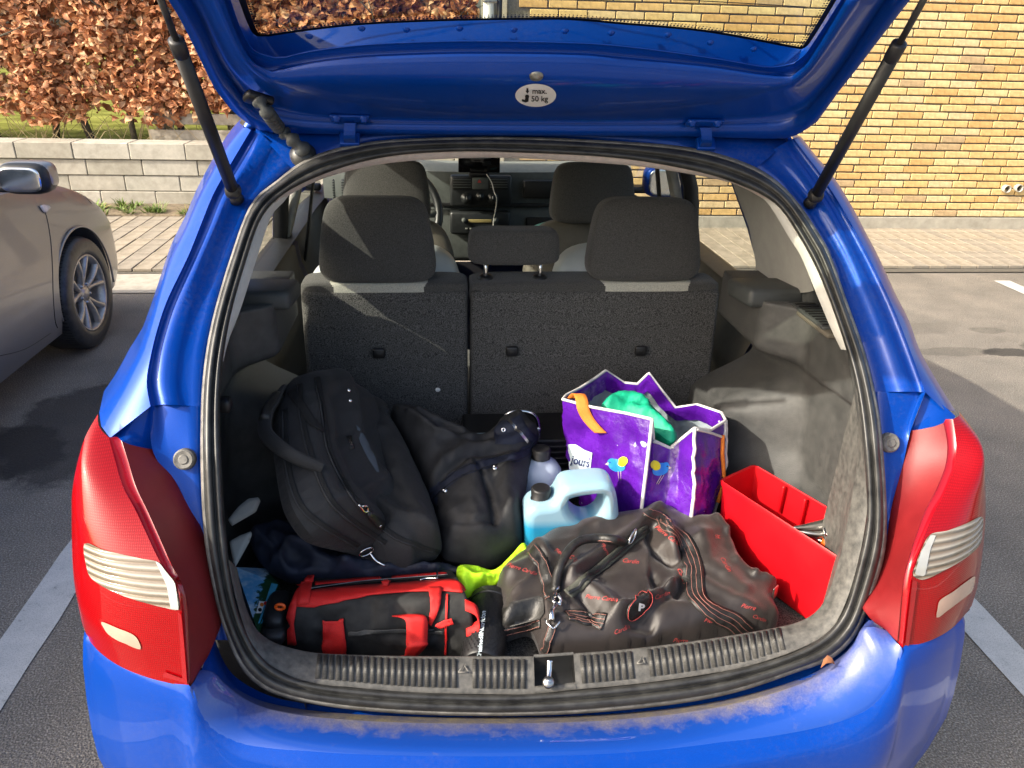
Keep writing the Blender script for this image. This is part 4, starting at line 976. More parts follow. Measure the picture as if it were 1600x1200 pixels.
# side linings
SIR = [(1230,1023),(1283,997),(1317,960),(1330,917),(1347,850),(1355,800),(1348,683),(1337,600),(1323,547),(1310,505)]
edge = [onrear(x, y, .02) for x, y in cr(SIR, 60)]
ez = [p[2] for p in edge]; ex = [p[0] for p in edge]
def lining(s):
    rows = []
    for i in range(66):
        z = .50+(1.085-.50)*i/65; xe = float(np.interp(z, ez, ex)); ye = ys(z)+.02; row = []
        for j in range(46):
            t = j/45; y = ye+(.875-ye)*t
            # pocket near the rear, wheel arch further in, shelf block above
            yl_ = z-.52
            arch_in = .165*ss(.46+.04*math.sin(z*9), .68, y)*(1-ss(.80, .93, z+.18*(y-.6)))
            low = .03*ss(.25, .4, y)*(1-ss(.62, .75, z))
            shelf = .115*ss(.52, .62, y)*ss(.935, .975, z)
            ledge = .035*ss(.965-.10*(y-.2), .985-.10*(y-.2), z)*(1-ss(.5, .6, y))
            crease = .022*ss(.0, .012, (z-.86)+.62*(y-.30))*(1-ss(.48, .56, y))*(1-ss(.93, .97, z))
            X = .665-arch_in-shelf-ledge+crease*.6-low
            X = min(X, .66); k = ss(0, .16, t)
            x = xe*(1-k)+X*k
            row.append(np.array([s*(x), y, z]))
        rows.append(row)
    top = [np.array([s*min(.66, abs(p[0])+.12*j/45), p[1], p[2]+.004]) for j, p in enumerate(rows[-1])]
    return grid(rows+[[.97*a+.03*b+np.array([0, 0, .005]) for a, b in zip(rows[-1], top)], top])
for s in (-1, 1):
    ln = link('boot_lining', lining(s), M['trimpl'], car)
    # parcel shelf rest
    link('shelf_rest', box((s*.585, .69, 1.088), (.135, .15, .045), .012, Matrix.Rotation(-.10, 3, 'X')), M['trimtop'], car)
    link('shelf_ledge', box((s*.66, .52, 1.080), (.10, .22, .012), .004, Matrix.Rotation(-.0, 3, 'X')), M['doorcard'], car)
    vg = link('speaker_grille', box((s*.640, .52, 1.088), (.060, .17, .008), .003), M['trimtop'], car)
    for k in range(9): link('grille_slot', box((s*.640, .450+.017*k, 1.0925), (.048, .006, .003), 0), M['black'], vg, False)
    # belt housing above the arch
    link('belt_cover', superbox((s*.685, .69, 1.135), (.045, .10, .07), .5), M['trimtop'], car)
link('side_hook', superbox(onx(352, 632, -.60), (.012, .016, .014), .5, 14, 8), M['blackpl'], car)
# pillar trim
def ptrim(px_out, px_in, o1, o2, n=30): return [rr([(x, y, o1) for x, y in px_out], n), rr([(x*.5+a*.5, y*.5+b*.5, (o1+o2)/2-.006) for (x, y), (a, b) in zip(px_out, px_in)], n), rr([(x, y, o2) for x, y in px_in], n)]
link('pillar_trim_edge', grid(ptrim([(1205,312),(1217,320),(1250,373),(1267,400),(1293,460),(1312,515),(1323,547)], [(1190,308),(1205,325),(1234,373),(1252,402),(1276,460),(1299,515),(1314,546)], .02, .05)), M['whitetrim'], car)
link('pillar_trim_edge', grid(ptrim([(448,298),(433,310),(407,337),(390,390),(363,480),(352,530),(347,565)], [(455,300),(443,316),(424,338),(405,392),(377,480),(358,530),(349,565)], .02, .05)), M['whitetrim'], car)
o_ = [(1143,283),(1170,296),(1200,314),(1225,345),(1245,385),(1262,425),(1272,455),(1250,458),(1215,440),(1182,436),(1180,405),(1170,355),(1157,320)]
vs, fs, n_ = tri2d(lin(o_, 60, True), 12)
def xin(x, y):
    X = .62
    for _ in range(20): p = onx(x, y, X); X = .5*X+.5*(.645-.22*max(0, p[2]-1.08))
    return onx(x, y, X)
pr = [xin(x, y) for x, y in vs]
link('rear_pillar_trim', mesh(pr, fs), M['greytrim'], car); up_ = [f for f in fs if min(pr[i][2] for i in f) > 1.17]
link('rear_pillar_trim', mesh([p*np.array([-1, 1, 1]) for p in pr], [tuple(reversed(f)) for f in up_]), M['greytrim'], car)
# headliner edge and headliner
hu = [(433,310),(450,297),(517,267),(600,245),(700,237),(800,238),(967,247),(1100,270),(1167,293),(1205,313)]
hl = [(428,322),(462,299),(517,275),(600,256),(700,248),(800,247),(967,257),(1060,269),(1143,286),(1190,309)]
r1, r2 = rr(w(hu, .012), 60), rr(w(hl, .045), 60)
link('headliner_edge', grid([r1, [.5*a+.5*b+np.array([0, -.006, 0]) for a, b in zip(r1, r2)], r2]), M['beige'], car)
r3 = [np.array([p[0]*1.0, p[1]+.10, p[2]+.012]) for p in r2]; r4 = [np.array([np.interp(i, (0, 59), (-.585, .585)), 1.3, 1.415+.02*math.sin(math.pi*i/59)]) for i in range(60)]; r5 = [np.array([np.interp(i, (0, 59), (-.54, .54)), 2.28, 1.36+.02*math.sin(math.pi*i/59)]) for i in range(60)]
link('headliner', grid([r2, r3, r4, r5]), M['greytrim'], car)
# ---- rear seats
seats = link('rear_seat_back', box((-.331, .905, .765), (.424, .07, .53), .014, Matrix.Rotation(-.06, 3, 'X')), M['carpet'], car)
seat2 = link('rear_seat_back', box((.222, .905, .765), (.668, .07, .53), .014, Matrix.Rotation(-.06, 3, 'X')), M['carpet'], car)
link('seat_top', superbox((-.331, .952, 1.018), (.215, .06, .034), .25, 36, 12), M['seatfab'], seats)
link('seat_top', superbox((.222, .952, 1.018), (.337, .06, .034), .25, 44, 12), M['seatfab'], seat2)
link('pale_strip', superbox((-.345, .952, 1.0185), (.141, .0615, .0355), .25, 36, 12), M['seatstrip'], seats)
link('pale_strip', superbox((.352, .952, 1.0185), (.137, .0615, .0355), .25, 36, 12), M['seatstrip'], seat2)
for x, y, pr in ((592,552,seats),(800,549,seat2),(1001,548,seat2)):
    p = ony(x, y, .868); link('release_loop', box(p, (.032, .012, .028), .005), M['blackpl'], pr); link('loop_slot', box(p+np.array([0, -.0045, -.001]), (.018, .005, .012), .002), M['black'], pr)
p = ony(684, 609, .868); link('lint', superbox(p, (.007, .004, .006), .9, 8, 6), M['white'], seats)
link('belt_guide', superbox(ony(907, 451, .93), (.042, .035, .020), .5), M['blackpl'], seat2)
def taper(k, zh, bow=.0): return lambda q: Vector((q.x*(1-k*(q.z/zh)*.5-k*.2*(q.z/zh)**2), q.y-bow*(q.x/.14)**2+.0, q.z))
def headrest(x, y, z, hx, hz, k, parent, tilt=-.12, pd=.075, hy=.046, zt=1.045):
    R = Matrix.Rotation(tilt, 3, 'X')
    h = link('headrest', superbox((x, y, z), (hx, hy, hz), .33, 44, 26, R, taper(k, hz, -.012)), M['seatfab'], parent)
    # stitched seam near the top
    seam = [Vector((x, y, z))+R @ Vector((hx*(1-k*.55)*1.0*t, -hy*.985-(-.012)*0+.012*(hx*t/.14)**2*1.0-.0012, hz*.80-.01*(1-t*t))) for t in np.linspace(-.86, .86, 14)]
    for d in (-pd, pd):
        link('headrest_post', tube([(x+d, y+.004, zt-.02), (x+d, y, z-hz*.6)], .0055, 10), M['chrome'], h)
        link('post_guide', lathe([(0, .012), (.010, .012), (.018, .008), (.021, 0), (.021, -.006)], 18, frame((x+d, y+.004, zt+.004), (0, -.15, 1))), M['blackpl'], h)
    return h
headrest(-.347, .935, 1.155, .142, .108, .22, seats); headrest(.347, .935, 1.157, .145, .108, .22, seat2)
headrest(.002, .935, 1.140, .118, .046, .05, seat2, -.05, .072)
# centre rest slot and belt buckle box
# ---- front seats
for s in (-1, 1):
    f = link('front_seat', superbox((s*.36, 1.74, .70), (.245, .075, .33), .42, 40, 24, Matrix.Rotation(-.22, 3, 'X'), taper(.16, .33)), M['doorcard'], car)
    headrest(s*.37, 1.765, 1.125, .150, .108, .16, f, -.14, .06, .05, .985)
    link('seat_cushion', superbox((s*.36, 2.02, .45), (.25, .28, .10), .45), M['doorcard'], f)
# rear bench
link('rear_bench', superbox((0, 1.25, .52), (.60, .28, .12), .35), M['seatfab'], car)
# ---- dashboard
dash = [[np.array([x, y+.10*(x/.68)**2, z]) for x in np.linspace(-.69, .69, 40)] for y, z in ((2.95, .985), (2.75, 1.075), (2.56, 1.118), (2.44, 1.118), (2.395, 1.095), (2.385, 1.05), (2.395, .96))]
db = link('dashboard', grid(dash[:5]), M['dashpale'], car)
link('dash_face', grid(dash[4:]), M['dashgrey'], db)
link('dash_lower', box((0, 2.46, .82), (1.34, .10, .26), .03), M['dashgrey'], db)
link('dash_seam', box((0, 2.395, .955), (1.30, .012, .016), .003), M['blackpl'], db)
yc = 2.355
def cbox(x0, y0, x1, y1, y, t=.02, bev=.004): 
    a, b = ony(x0, y0, y), ony(x1, y1, y); return box(((a[0]+b[0])/2, y+t/2, (a[2]+b[2])/2), (abs(b[0]-a[0]), t, abs(a[2]-b[2])), bev)
con = link('centre_console', cbox(703, 274, 799, 324, 2.36, .06, .012), M['dashdark'], db)
link('radio_panel', cbox(703, 331, 797, 367, 2.36, .06, .012), M['dashdark'], db)
for x0, x1 in ((707,737),(765,794)):
    v = link('air_vent', cbox(x0, 278, x1, 296, 2.352, .02, .003), M['black'], con)
    for k in range(4): link('vent_slat', cbox(x0+1, 280+4*k, x1-1, 281.6+4*k, 2.349, .01, .001), M['dashgrey'], v)
link('switch_block', cbox(738, 278, 763, 296, 2.350, .02, .003), M['dashgrey'], con)
p = ony(749, 283, 2.348); link('hazard_mark', mesh([p+np.array([-.009, 0, -.007]), p+np.array([.009, 0, -.007]), p+np.array([0, 0, .008])], [(0, 1, 2)]), mat('red print', (.5, .06, .05), .4), con, False)
for x, y, r in ((729,310,.021),(750,307,.016),(770,310,.021)):
    link('knob', lathe([(0, .022), (r*.75, .022), (r*.9, .004), (r*1.2, .002), (r*1.2, -.004)], 22, frame(ony(x, y, 2.357), (0, -1, 0))), M['dashdark'], con); link('knob_mark', box(ony(x, y-1, 2.333), (.003, .003, .012), .001), M['white'], con)
link('radio_display', cbox(732, 343, 768, 348, 2.356, .01, .001), M['display'], db)
for x in (725, 775): link('radio_knob', lathe([(0, .014), (.009, .014), (.011, 0)], 16, frame(ony(x, 344, 2.358), (0, -1, 0))), M['dashgrey'], db)
for k in range(6): link('radio_button', cbox(727+7*k, 356.5, 731+7*k, 358.5, 2.356, .01, .0005), M['dashpale'], db)
link('glove_tray', cbox(818, 282, 880, 311, 2.368, .03, .008), M['black'], db); link('glove_tray', cbox(822, 340, 880, 362, 2.40, .03, .006), M['black'], db)
for x0, x1, y0, y1 in ((518,524,281,312),(532,545,281,312)):
    v = link('air_vent', cbox(x0, y0, x1, y1, 2.40, .02, .003), M['dashdark'], db)
    for k in range(7): link('vent_slat', cbox(x0+1, y0+2+4*k, x1-1, y0+3.6+4*k, 2.395, .01, .0005), M['dashgrey'], v)
sc = Vector((-.37, 2.06, .985)); SR = Matrix.Rotation(math.radians(-25), 3, 'X')
sw = link('steering_wheel', tube([sc+SR @ Vector((.185*math.cos(a), 0, .185*math.sin(a))) for a in np.linspace(0, 2*math.pi, 40, endpoint=False)], .0165, 12, True), M['dashdark'], car)
link('wheel_hub', superbox(sc+Vector((0, .03, -.01)), (.085, .03, .065), .5, rot=SR), M['dashgrey'], sw)
for a in (0, math.pi, -math.pi/2): link('wheel_spoke', tube([sc+SR @ Vector((.06*math.cos(a), .015, .06*math.sin(a))), sc+SR @ Vector((.18*math.cos(a), 0, .18*math.sin(a)))], [.02, .014], 10), M['dashpale'], sw)
# door linings, belts, mirrors
for s in (-1, 1):
    for ya, yb in ((.95, 1.74), (1.80, 2.65)):
        rows = [[np.array([s*x, y, z]) for y in np.linspace(ya, yb, 10)] for x, z in ((.70, .40), (.665, .55), (.675, .70), (.655, .74), (.66, .78), (.69, .86), (.70, .935), (.735, .955))]
        link('door_lining', grid(rows), M['doorcard'], car)
    link('seat_belt', box((s*.64, 1.86, 1.12), (.008, .04, .55), .002, Matrix.Rotation(s*-.18, 3, 'Y')), M['black'], car)
    link('centre_pillar_trim', box((s*.672, 1.80, 1.17), (.03, .07, .50), .01, Matrix.Rotation(s*-.30, 3, 'Y')), M['greytrim'], car)
    mr = link('door_mirror', superbox((s*.88, 2.62, 1.03), (.10, .055, .075), .55), M['blue'], car)
    link('mirror_glass', superbox((s*.88, 2.567, 1.03), (.085, .006, .062), .5), M['chrome'], mr)
    link('mirror_arm', box((s*.78, 2.63, .985), (.12, .05, .03), .01), M['blackpl'], mr)
# ---- loose things in the cabin
for s, side in ((-1, 'left'), (1, 'right')):
    me = superbox((s*.345, 1.10, .93), (.215, .11, .165), .62, 40, 24, Matrix.Rotation(-.1, 3, 'X'), lambda q: Vector((q.x, q.y-.35*q.x*q.x, q.z+.10*(-s*q.x))))
    o = link('seat_shell', me, M['shell']); tag(o, 'pale grey moulded plastic shell on the rear bench behind the %s headrest' % ('steering wheel side' if s < 0 else 'passenger side'), 'plastic shell', 'pale shells behind the outer headrests')
ph = thing('phone', 'black phone in a holder on top of the dashboard', 'phone', tuple(ony(748, 272, 2.40)))
a, b = ony(716, 249, 2.36), ony(781, 270, 2.36)
link('body', box(((a[0]+b[0])/2, 2.36, (a[2]+b[2])/2+.012), (b[0]-a[0], .010, a[2]-b[2]+.024), .004), M['phone'], ph); link('holder', box(((a[0]+b[0])/2, 2.385, b[2]-.008), (.09, .06, .016), .005), M['blackpl'], ph)
cp_ = [(760,272,2.35),(768,285,2.34),(772,300,2.33),(776,310,2.32),(774,330,2.33),(771,345,2.34),(771,366,2.34)]
tag(link('charging_cable', tube([ony(*q) for q in cr(cp_, 30)], .0022, 6), M['cable']), 'thin pale charging cable hanging down the centre console', 'cable')
o = link('paper_bag', blob([(824,360),(838,351),(856,346),(862,350),(855,358),(845,366),(828,366)], lambda x, y: 1.95, .02, .01, 8, g=4, nz=(.012, 9)), M['teal']); tag(o, 'crumpled teal paper on the passenger front seat', 'paper')
# ================================================================ things in the boot
M['nylon'] = mat('black nylon', (.014, .014, .015), .6, .4, 500, .5, 900, spec=.4, sheen=.06, c2=(.028, .028, .029))
M['nylon2'] = mat('black nylon tape', (.006, .006, .006), .75, .4, 800, .6, 1500)
M['puffer'] = mat('black quilted nylon', (.030, .030, .031), .62, .3, 30, .3, 500, spec=.3)
M['navy'] = mat('navy coat fabric', (.014, .018, .034), .6, .4, 40, .3, 700, spec=.35)
M['hivis'] = mat('fluorescent yellow green cloth', (.50, .92, .015), .7, .12, 30, .3, 900)
M['leather'] = mat('worn black leather', (.012, .0115, .011), .38, .4, 70, .5, 350, c2=(.030, .029, .027))
M['brownnylon'] = mat('brown black sateen', (.015, .011, .010), .42, .35, 8, .3, 900, spec=.5, c2=(.036, .028, .025), sheen=.15)
M['stitch'] = mat('pink red thread', (.42, .055, .05), .7, .1, 50)
M['stitch_pale'] = mat('dusty pink thread', (.36, .16, .13), .7, .1, 50)
M['redtape'] = mat('red webbing', (.62, .012, .010), .6, .2, 600, .6, 900)
M['blackcanvas'] = mat('black canvas', (.010, .010, .010), .75, .4, 60, .5, 700, c2=(.024, .024, .023))
M['orange'] = mat('orange webbing', (.78, .20, .02), .7, .15, 500, .6, 900)
M['purple'] = mat('glossy purple woven plastic', (.070, .005, .26), .26, .3, 14, .8, 70, spec=.6, c2=(.115, .012, .36))
M['paleplast'] = mat('pale grey woven lining', (.36, .42, .46), .6, .12, 30, .3, 120)
M['greencloth'] = mat('green cloth', (.004, .36, .20), .6, .2, 20, .2, 200)
M['redplast'] = mat('red plastic', (.52, .003, .008), .38, .12, 10, .08, 500)
M['birdblue'] = mat('blue print', (.02, .24, .72), .5, .05, 20); M['birdyellow'] = mat('yellow print', (.75, .68, .02), .5, .05, 20); M['navyprint'] = mat('navy print', (.01, .02, .12), .5, .05, 20); M['palepink'] = mat('pale print', (.55, .42, .40), .5, .05, 20)
M['palelabel'] = mat('pale blue label', (.62, .72, .76), .5, .05, 20)
M['paletrim'] = mat('white plastic tape', (.66, .64, .62), .5, .1, 40, .2, 300)
M['orangegrip'] = mat('orange grip', (.75, .10, .01), .4, .1, 20)
M['whiteplast'] = mat('pale grey plastic sheet', (.50, .50, .47), .45, .08, 20)
def ob(name, me, m, label, cat, group=None): return tag(link(name, me, m), label, cat, group)
def bag(name, label, cat, loc): return thing(name, label, cat, loc)
# ---- black laptop bag
o = [(453,600),(465,588),(493,585),(510,590),(538,605),(555,614),(600,645),(626,682),(652,735),(677,795),(690,846),(685,866),(657,874),(640,886),(595,882),(555,862),(499,845),(473,820),(453,781),(439,707),(438,682),(436,645)]
fl = [(497,590),(507,650),(515,700),(540,755),(570,795),(620,838),(685,862)]
yb = lambda x, y: .80-.00172*(y-590)-.0020*max(0, 575-x)
me = blob(o, yb, .075, .05, 42, [(fl, 10, .016), ([(447,640),(452,730),(480,800),(560,850)], 8, .014), ([(480,640),(490,720),(525,790),(600,845)], 9, -.012), ([(556,625),(564,680),(592,745),(607,792)], 5, -.012), ([(600,700),(640,780),(665,840)], 22, .010)], 5, (.004, 40), FLOOR+.003, fold=(.008, 60, 1.7, 4))
lt = bag('laptop_bag', 'black nylon laptop bag with zips leaning on the seat back', 'bag', (-.4, .5, FLOOR)); lb_ = bvh_of(me)
body = link('body', me, M['nylon'], lt)
for p in (fl, [(447,640),(452,730),(480,800),(560,852)], [(470,600),(475,660),(492,722),(527,792),(604,848)]):
    link('zip', ribbon(lb_, p, .009, .003, 40, .0012), M['nylon2'], lt); link('piping', cord(lb_, [(x-5, y+2) for x, y in p], .0022, .002, 50), M['puffer'], lt)
hp = [cast(lb_, *p)[0]+Vector((-.01, -.035, .02))*k for p, k in (((446,607),.3),((428,612),.8),((421,640),1.2),((434,679),1.2),((467,710),.9),((506,731),.2))]
P = cr(hp, 40); nrm_ = Vector((-.3, -.8, .5)).normalized()
rows = []
for i in range(40):
    t = V3(P[min(i+1, 39)]-P[max(i-1, 0)]).normalized(); s_ = t.cross(nrm_).normalized(); n2 = s_.cross(t); wd = .011+.005*math.sin(math.pi*i/39); rows.append([V3(P[i])+s_*(wd*math.cos(a))+n2*(.006*math.sin(a)) for a in np.linspace(0, 2*math.pi, 12, endpoint=False)])
link('handle', grid(rows, cu=True), M['nylon'], lt)
link('handle_grip', tube(P[8:20], .0125, 12), M['leather'], lt)
link('handle_strap', ribbon(lb_, [(455,612),(472,635),(488,660),(503,672)], .018, .004, 20, .002), M['nylon2'], lt)
link('pocket_lining', decal(lb_, [(556,664),(562,670),(574,690),(586,716),(592,738),(588,738),(574,716),(562,692)], .0016, 5), mat('grey blue lining', (.06, .075, .09), .6), lt)
pl2 = link('name_plate', decal(lb_, [(541,682),(549,681),(554,701),(546,703)], .0022, 4, thick=.002), M['black'], lt)
px_text(lb_, 'nor', 547.5, 692, 5, 75, .003, M['steel'], pl2)
zp = link('zip_pull', cord(lb_, [(558,788),(562,793),(567,798),(572,797),(569,790),(563,789)], .0022, .006, 20), M['chrome'], lt)
link('pull_tab', decal(lb_, [(571,798),(576,796),(596,817),(595,825),(589,825),(570,804)], .006, 5, thick=.003), M['leather'], lt); link('tab_rivet', lathe([(0, .002), (.003, .002), (.004, 0)], 12, frame(cast(lb_, 590, 820, .008)[0], cast(lb_, 590, 820)[1])), M['chrome'], lt)
c, n = cast(lb_, 570, 858, .008)
link('strap_ring', tube([c+frame((0, 0, 0), n).to_3x3() @ Vector((.016*math.cos(a), .011*math.sin(a), 0)) for a in np.linspace(0, 6.283, 20, endpoint=False)], .0018, 8, True), M['chrome'], lt)
link('snap_hook', cord(lb_, [(578,862),(584,866),(590,874),(597,878),(603,881)], .0026, .006, 14), M['chrome'], lt)
for x, y in ((545,610),(444,597),(547,626)): link('rivet', lathe([(0, .003), (.003, .003), (.0045, 0)], 12, frame(cast(lb_, x, y, .001)[0], cast(lb_, x, y)[1])), M['chrome'], lt)
# ---- puffer jacket
o = [(612,642),(635,640),(657,645),(685,659),(727,680),(752,686),(770,673),(781,659),(797,651),(812,648),(828,664),(841,682),(838,698),(832,719),(824,753),(818,801),(817,849),(798,872),(759,888),(722,880),(693,872),(680,843),(676,801),(657,753),(637,702),(615,665)]
yj = lambda x, y: .74-.00165*(y-640)
hem = [(668,795),(695,768),(730,745),(775,732),(815,722),(836,706)]
me = blob(o, yj, .075, .05, 38, [(hem, 5, -.013), ([(x, y-22) for x, y in hem], 10, .014), ([(690,690),(740,712),(800,700)], 8, -.022), ([(640,668),(680,700),(735,705)], 6, .020), ([(742,755),(757,800),(768,850)], 4, -.016), ([(735,768),(740,820),(738,860)], 24, .030), ([(790,770),(795,830)], 20, .026), ([(700,820),(708,850)], 14, .014), ([(690,845),(735,858),(765,850)], 5, -.010), ([(655,660),(690,680),(722,690)], 7, .016)], 4, (.003, 26), FLOOR+.003, fold=(.004, 26, 7.7, 3))
jk = bag('padded_jacket', 'black padded jacket with metal snaps stuffed between bag and canister', 'jacket', (-.1, .5, FLOOR)); jb = bvh_of(me)
link('quilting', me, M['puffer'], jk)
link('hem_band', ribbon(jb, [(x-1, y-11) for x, y in hem], .030, .002, 40), M['navy'], jk)
for k in (5, 17): link('hem_stitching', cord(jb, [(x, y-k) for x, y in hem], .0008, .003, 50), M['nylon2'], jk)
link('cuff', decal(jb, [(772,673),(783,659),(812,649),(840,682),(835,692),(800,694),(772,694)], .003, 5), M['navy'], jk)
link('cuff_zip', ribbon(jb, [(795,658),(806,670),(823,690)], .007, .005, 20), M['steel'], jk)
for x, y in ((697,768),(774,733),(787,672)):
    c, n = cast(jb, x, y, .004); link('snap', lathe([(.0018, .001), (.003, .0035), (.0055, .0035), (.0068, 0), (.0068, -.003)], 18, frame(c, n)), M['chrome'], jk)
# ---- navy coat at the lower left
o = [(392,830),(440,812),(485,838),(540,866),(620,884),(690,880),(722,892),(712,906),(600,908),(470,912),(440,905),(418,892),(396,862)]
me = blob(o, lambda x, y: .40-.0012*(y-820), .035, .03, 25, [([(430,840),(500,880),(560,892)], 8, .018), ([(460,835),(540,878)], 5, -.012), ([(560,880),(680,895)], 6, .014)], 6, (.008, 24), FLOOR+.003, fold=(.03, 38, 5.1, 3))
ob('navy_coat', me, M['navy'], 'crumpled navy coat under the black laptop bag', 'coat')
# ---- fluorescent vest
o = [(714,888),(724,882),(745,884),(772,890),(798,868),(817,848),(826,862),(822,884),(808,900),(782,912),(748,918),(736,932),(722,934),(714,915)]
me = blob(o, lambda x, y: .33-.0012*(y-860), .02, .02, 14, [([(720,890),(735,905),(760,906),(800,890)], 4, .012), ([(730,886),(775,900),(815,865)], 4, -.008), ([(722,905),(728,925)], 4, .01)], 4, (.010, 16), FLOOR+.003)
ob('safety_vest', me, M['hivis'], 'fluorescent yellow green safety vest squeezed behind the tool bag', 'vest')
# ---- canister of blue screenwash
def jugmat(level):
    m, n, l, b = newmat('translucent canister with blue liquid')
    tc = n.new('ShaderNodeTexCoord'); sp = n.new('ShaderNodeSeparateXYZ'); l.new(tc.outputs['Object'], sp.inputs[0])
    mr = n.new('ShaderNodeMapRange'); mr.inputs[1].default_value = level-.006; mr.inputs[2].default_value = level+.016; l.new(sp.outputs['Z'], mr.inputs[0])
    mc = n.new('ShaderNodeMix'); mc.data_type = 'RGBA'; l.new(mr.outputs[0], mc.inputs['Factor']); mc.inputs['A'].default_value = (.02, .27, .46, 1); mc.inputs['B'].default_value = (.27, .43, .52, 1)
    l.new(mc.outputs['Result'], b.inputs['Base Color']); b.inputs['Roughness'].default_value = .32; b.inputs['Subsurface Weight'].default_value = .6; b.inputs['Subsurface Radius'].default_value = (.02, .03, .035); b.inputs['Subsurface Scale'].default_value = 1
    return m
JY = .41
def XZ(x, y, Y=JY): p = ony(x, y, Y); return (p[0], p[2])
zb = FLOOR+.004
outer = [(XZ(818,850)[0], zb), (XZ(818,850)[0], zb+.05)]+[XZ(*p) for p in ((817,800),(821,786),(833,777),(858,773),(866,766),(874,752),(886,746),(915,743),(940,742),(952,747),(959,762),(963,800))]+[(XZ(965,840)[0], zb+.05), (XZ(965,840)[0], zb)]
hole = [XZ(*p) for p in ((885,771),(892,766),(912,762),(933,760),(938,765),(937,782),(928,797),(912,803),(898,798),(888,786))]
ol = [tuple(p) for p in np.vstack([outer[:2], cr(outer[1:-1], 60)[1:-1], outer[-2:]])]
MJ = Matrix(((1, 0, 0, 0), (0, 0, -1, JY), (0, 1, 0, 0), (0, 0, 0, 1)))
ca = bag('canister', 'translucent plastic canister of blue screenwash with black cap', 'canister', (.07, JY, FLOOR))
me = shape2d([ol, [tuple(p) for p in cr(hole, 40, True)][::-1]], .088, .020, 4, MJ); sharp(me, 40)
link('body', me, jugmat(XZ(880, 822, JY-.044)[1]), ca)
def cap(p, r, h, parent, name='cap', axis=(0, 0, 1)):
    n = 44; rows = []
    for rr_, hh in ((0, h), (.75, h), (.92, h*.97), (1, h*.86), (1, h*.1), (1.06, h*.08), (1.06, 0)):
        rows.append([Vector((r*rr_*(1+(.045 if (k % 2 and .1*h < hh < .9*h) else 0))*math.cos(2*math.pi*k/n), r*rr_*(1+(.045 if (k % 2 and .1*h <= hh < .9*h) else 0))*math.sin(2*math.pi*k/n), hh)) for k in range(n)])
    me = grid(rows, cu=True); me.transform(frame(p, axis)); return link(name, me, M['blackpl'], parent)
p = ony(845, 777, JY); cap(p-np.array([0, 0, .004]), .0215, .030, ca); link('neck', lathe([(.017, -.02), (.017, .01)], 20, frame(p, (0, 0, 1))), M['shell'], ca)
# second canister behind, pale
c2 = ony(833, 768, .60); cb = bag('canister', 'pale canister with black cap behind the blue one and beside the jacket', 'canister', (c2[0], .60, FLOOR))
prof = [(0, 0), (.050, 0), (.056, .006), (.057, .16), (.054, .185), (.043, .205), (.028, .217), (.020, .222), (.020, .232)]
pt = ony(845, 712, .60); hz = pt[2]-FLOOR-.004; prof = [(r, h*hz/.232) for r, h in prof]
link('body', lathe(prof, 32, frame((pt[0]-.012, .60, FLOOR+.004), (0, 0, 1)) @ Matrix.Shear('XY', 4, (.012/hz, 0))), mat('milky canister plastic', (.50, .58, .70), .35, .06, 8), cb); cap((pt[0], .60, pt[2]-.004), .0225, .026, cb)
p = ony(757, 690, .70); s3 = bag('canister', 'pale blue canister with only its shoulder showing behind the jacket', 'canister', (p[0], .7, FLOOR))
link('body', superbox((p[0], .70, (p[2]+.012+FLOOR)/2), (.052, .045, (p[2]+.012-FLOOR)/2), .4), mat('pale blue plastic', (.42, .58, .66), .35, .06, 8), s3)
# ---- black case with chrome handle against the seat back
pb, pf = onz(722, 646, .70), onz(722, 690, .70)
x0, x1, y0, y1 = pb[0], .30, pf[1], min(pb[1], .862)
cs = bag('metal_case', 'black ribbed case with chrome carrying handle standing against the seat back', 'case', ((x0+x1)/2, (y0+y1)/2, FLOOR))
link('shell', box(((x0+x1)/2, (y0+y1)/2, (.70+FLOOR+.004)/2), (x1-x0, y1-y0, .70-FLOOR-.004), .006), M['blackpl'], cs, False)
for k in range(9): link('rib', box(((x0+x1)/2, y0-.002, .68-.017*k), (x1-x0-.01, .008, .008), .003), M['blackpl'], cs)
hp = [ony(*q) for q in ((783,692,y0+.02),(782,668,y0+.02),(790,650,y0+.02),(803,643,y0+.02),(822,643,y0+.02),(836,650,y0+.02),(842,666,y0+.02),(842,684,y0+.02))]
link('handle', tube(cr(hp, 40), .0055, 12), M['chrome'], cs)
link('handle_clip', box(ony(841, 672, y0+.015), (.014, .008, .016), .003), M['chrome'], cs)
# ---- purple shopping bag
pb_ = bag('shopping_bag', 'purple woven shopping bag with bird prints and orange handles', 'bag', (.33, .55, FLOOR))
rim = [ony(*q) for q in ((879,624,.60),(925,636,.555),(975,645,.505),(1019,655,.46),(1021,688,.475),(1047,700,.48),(1062,688,.475),(1085,669,.45),(1110,672,.48),(1134,657,.53),(1128,645,.60),(1090,632,.655),(1056,637,.68),(1036,612,.70),(1014,583,.715),(996,600,.745),(975,598,.755),(957,586,.755),(946,579,.75),(928,592,.73),(905,607,.685),(885,617,.64))]
bot = [np.array(q) for q in ((.165, .585, .53), (.19, .53, .53), (.22, .475, .53), (.248, .40, .53), (.262, .405, .53), (.29, .41, .53), (.32, .40, .53), (.355, .375, .53), (.39, .40, .53), (.452, .49, .53), (.462, .60, .53), (.46, .68, .53), (.43, .74, .53), (.38, .76, .53), (.34, .77, .53), (.31, .775, .53), (.28, .775, .53), (.26, .77, .53), (.24, .76, .53), (.21, .73, .53), (.185, .68, .53), (.17, .63, .53))]
R_ = lin(rim, 176, True); nb_ = len(rim)
def along(A, m=8): return [A[i]*(1-k/m)+A[(i+1) % nb_]*k/m for i in range(nb_) for k in range(m)]
R_ = along(rim); B_ = along(bot); cc = sum(bot)/nb_
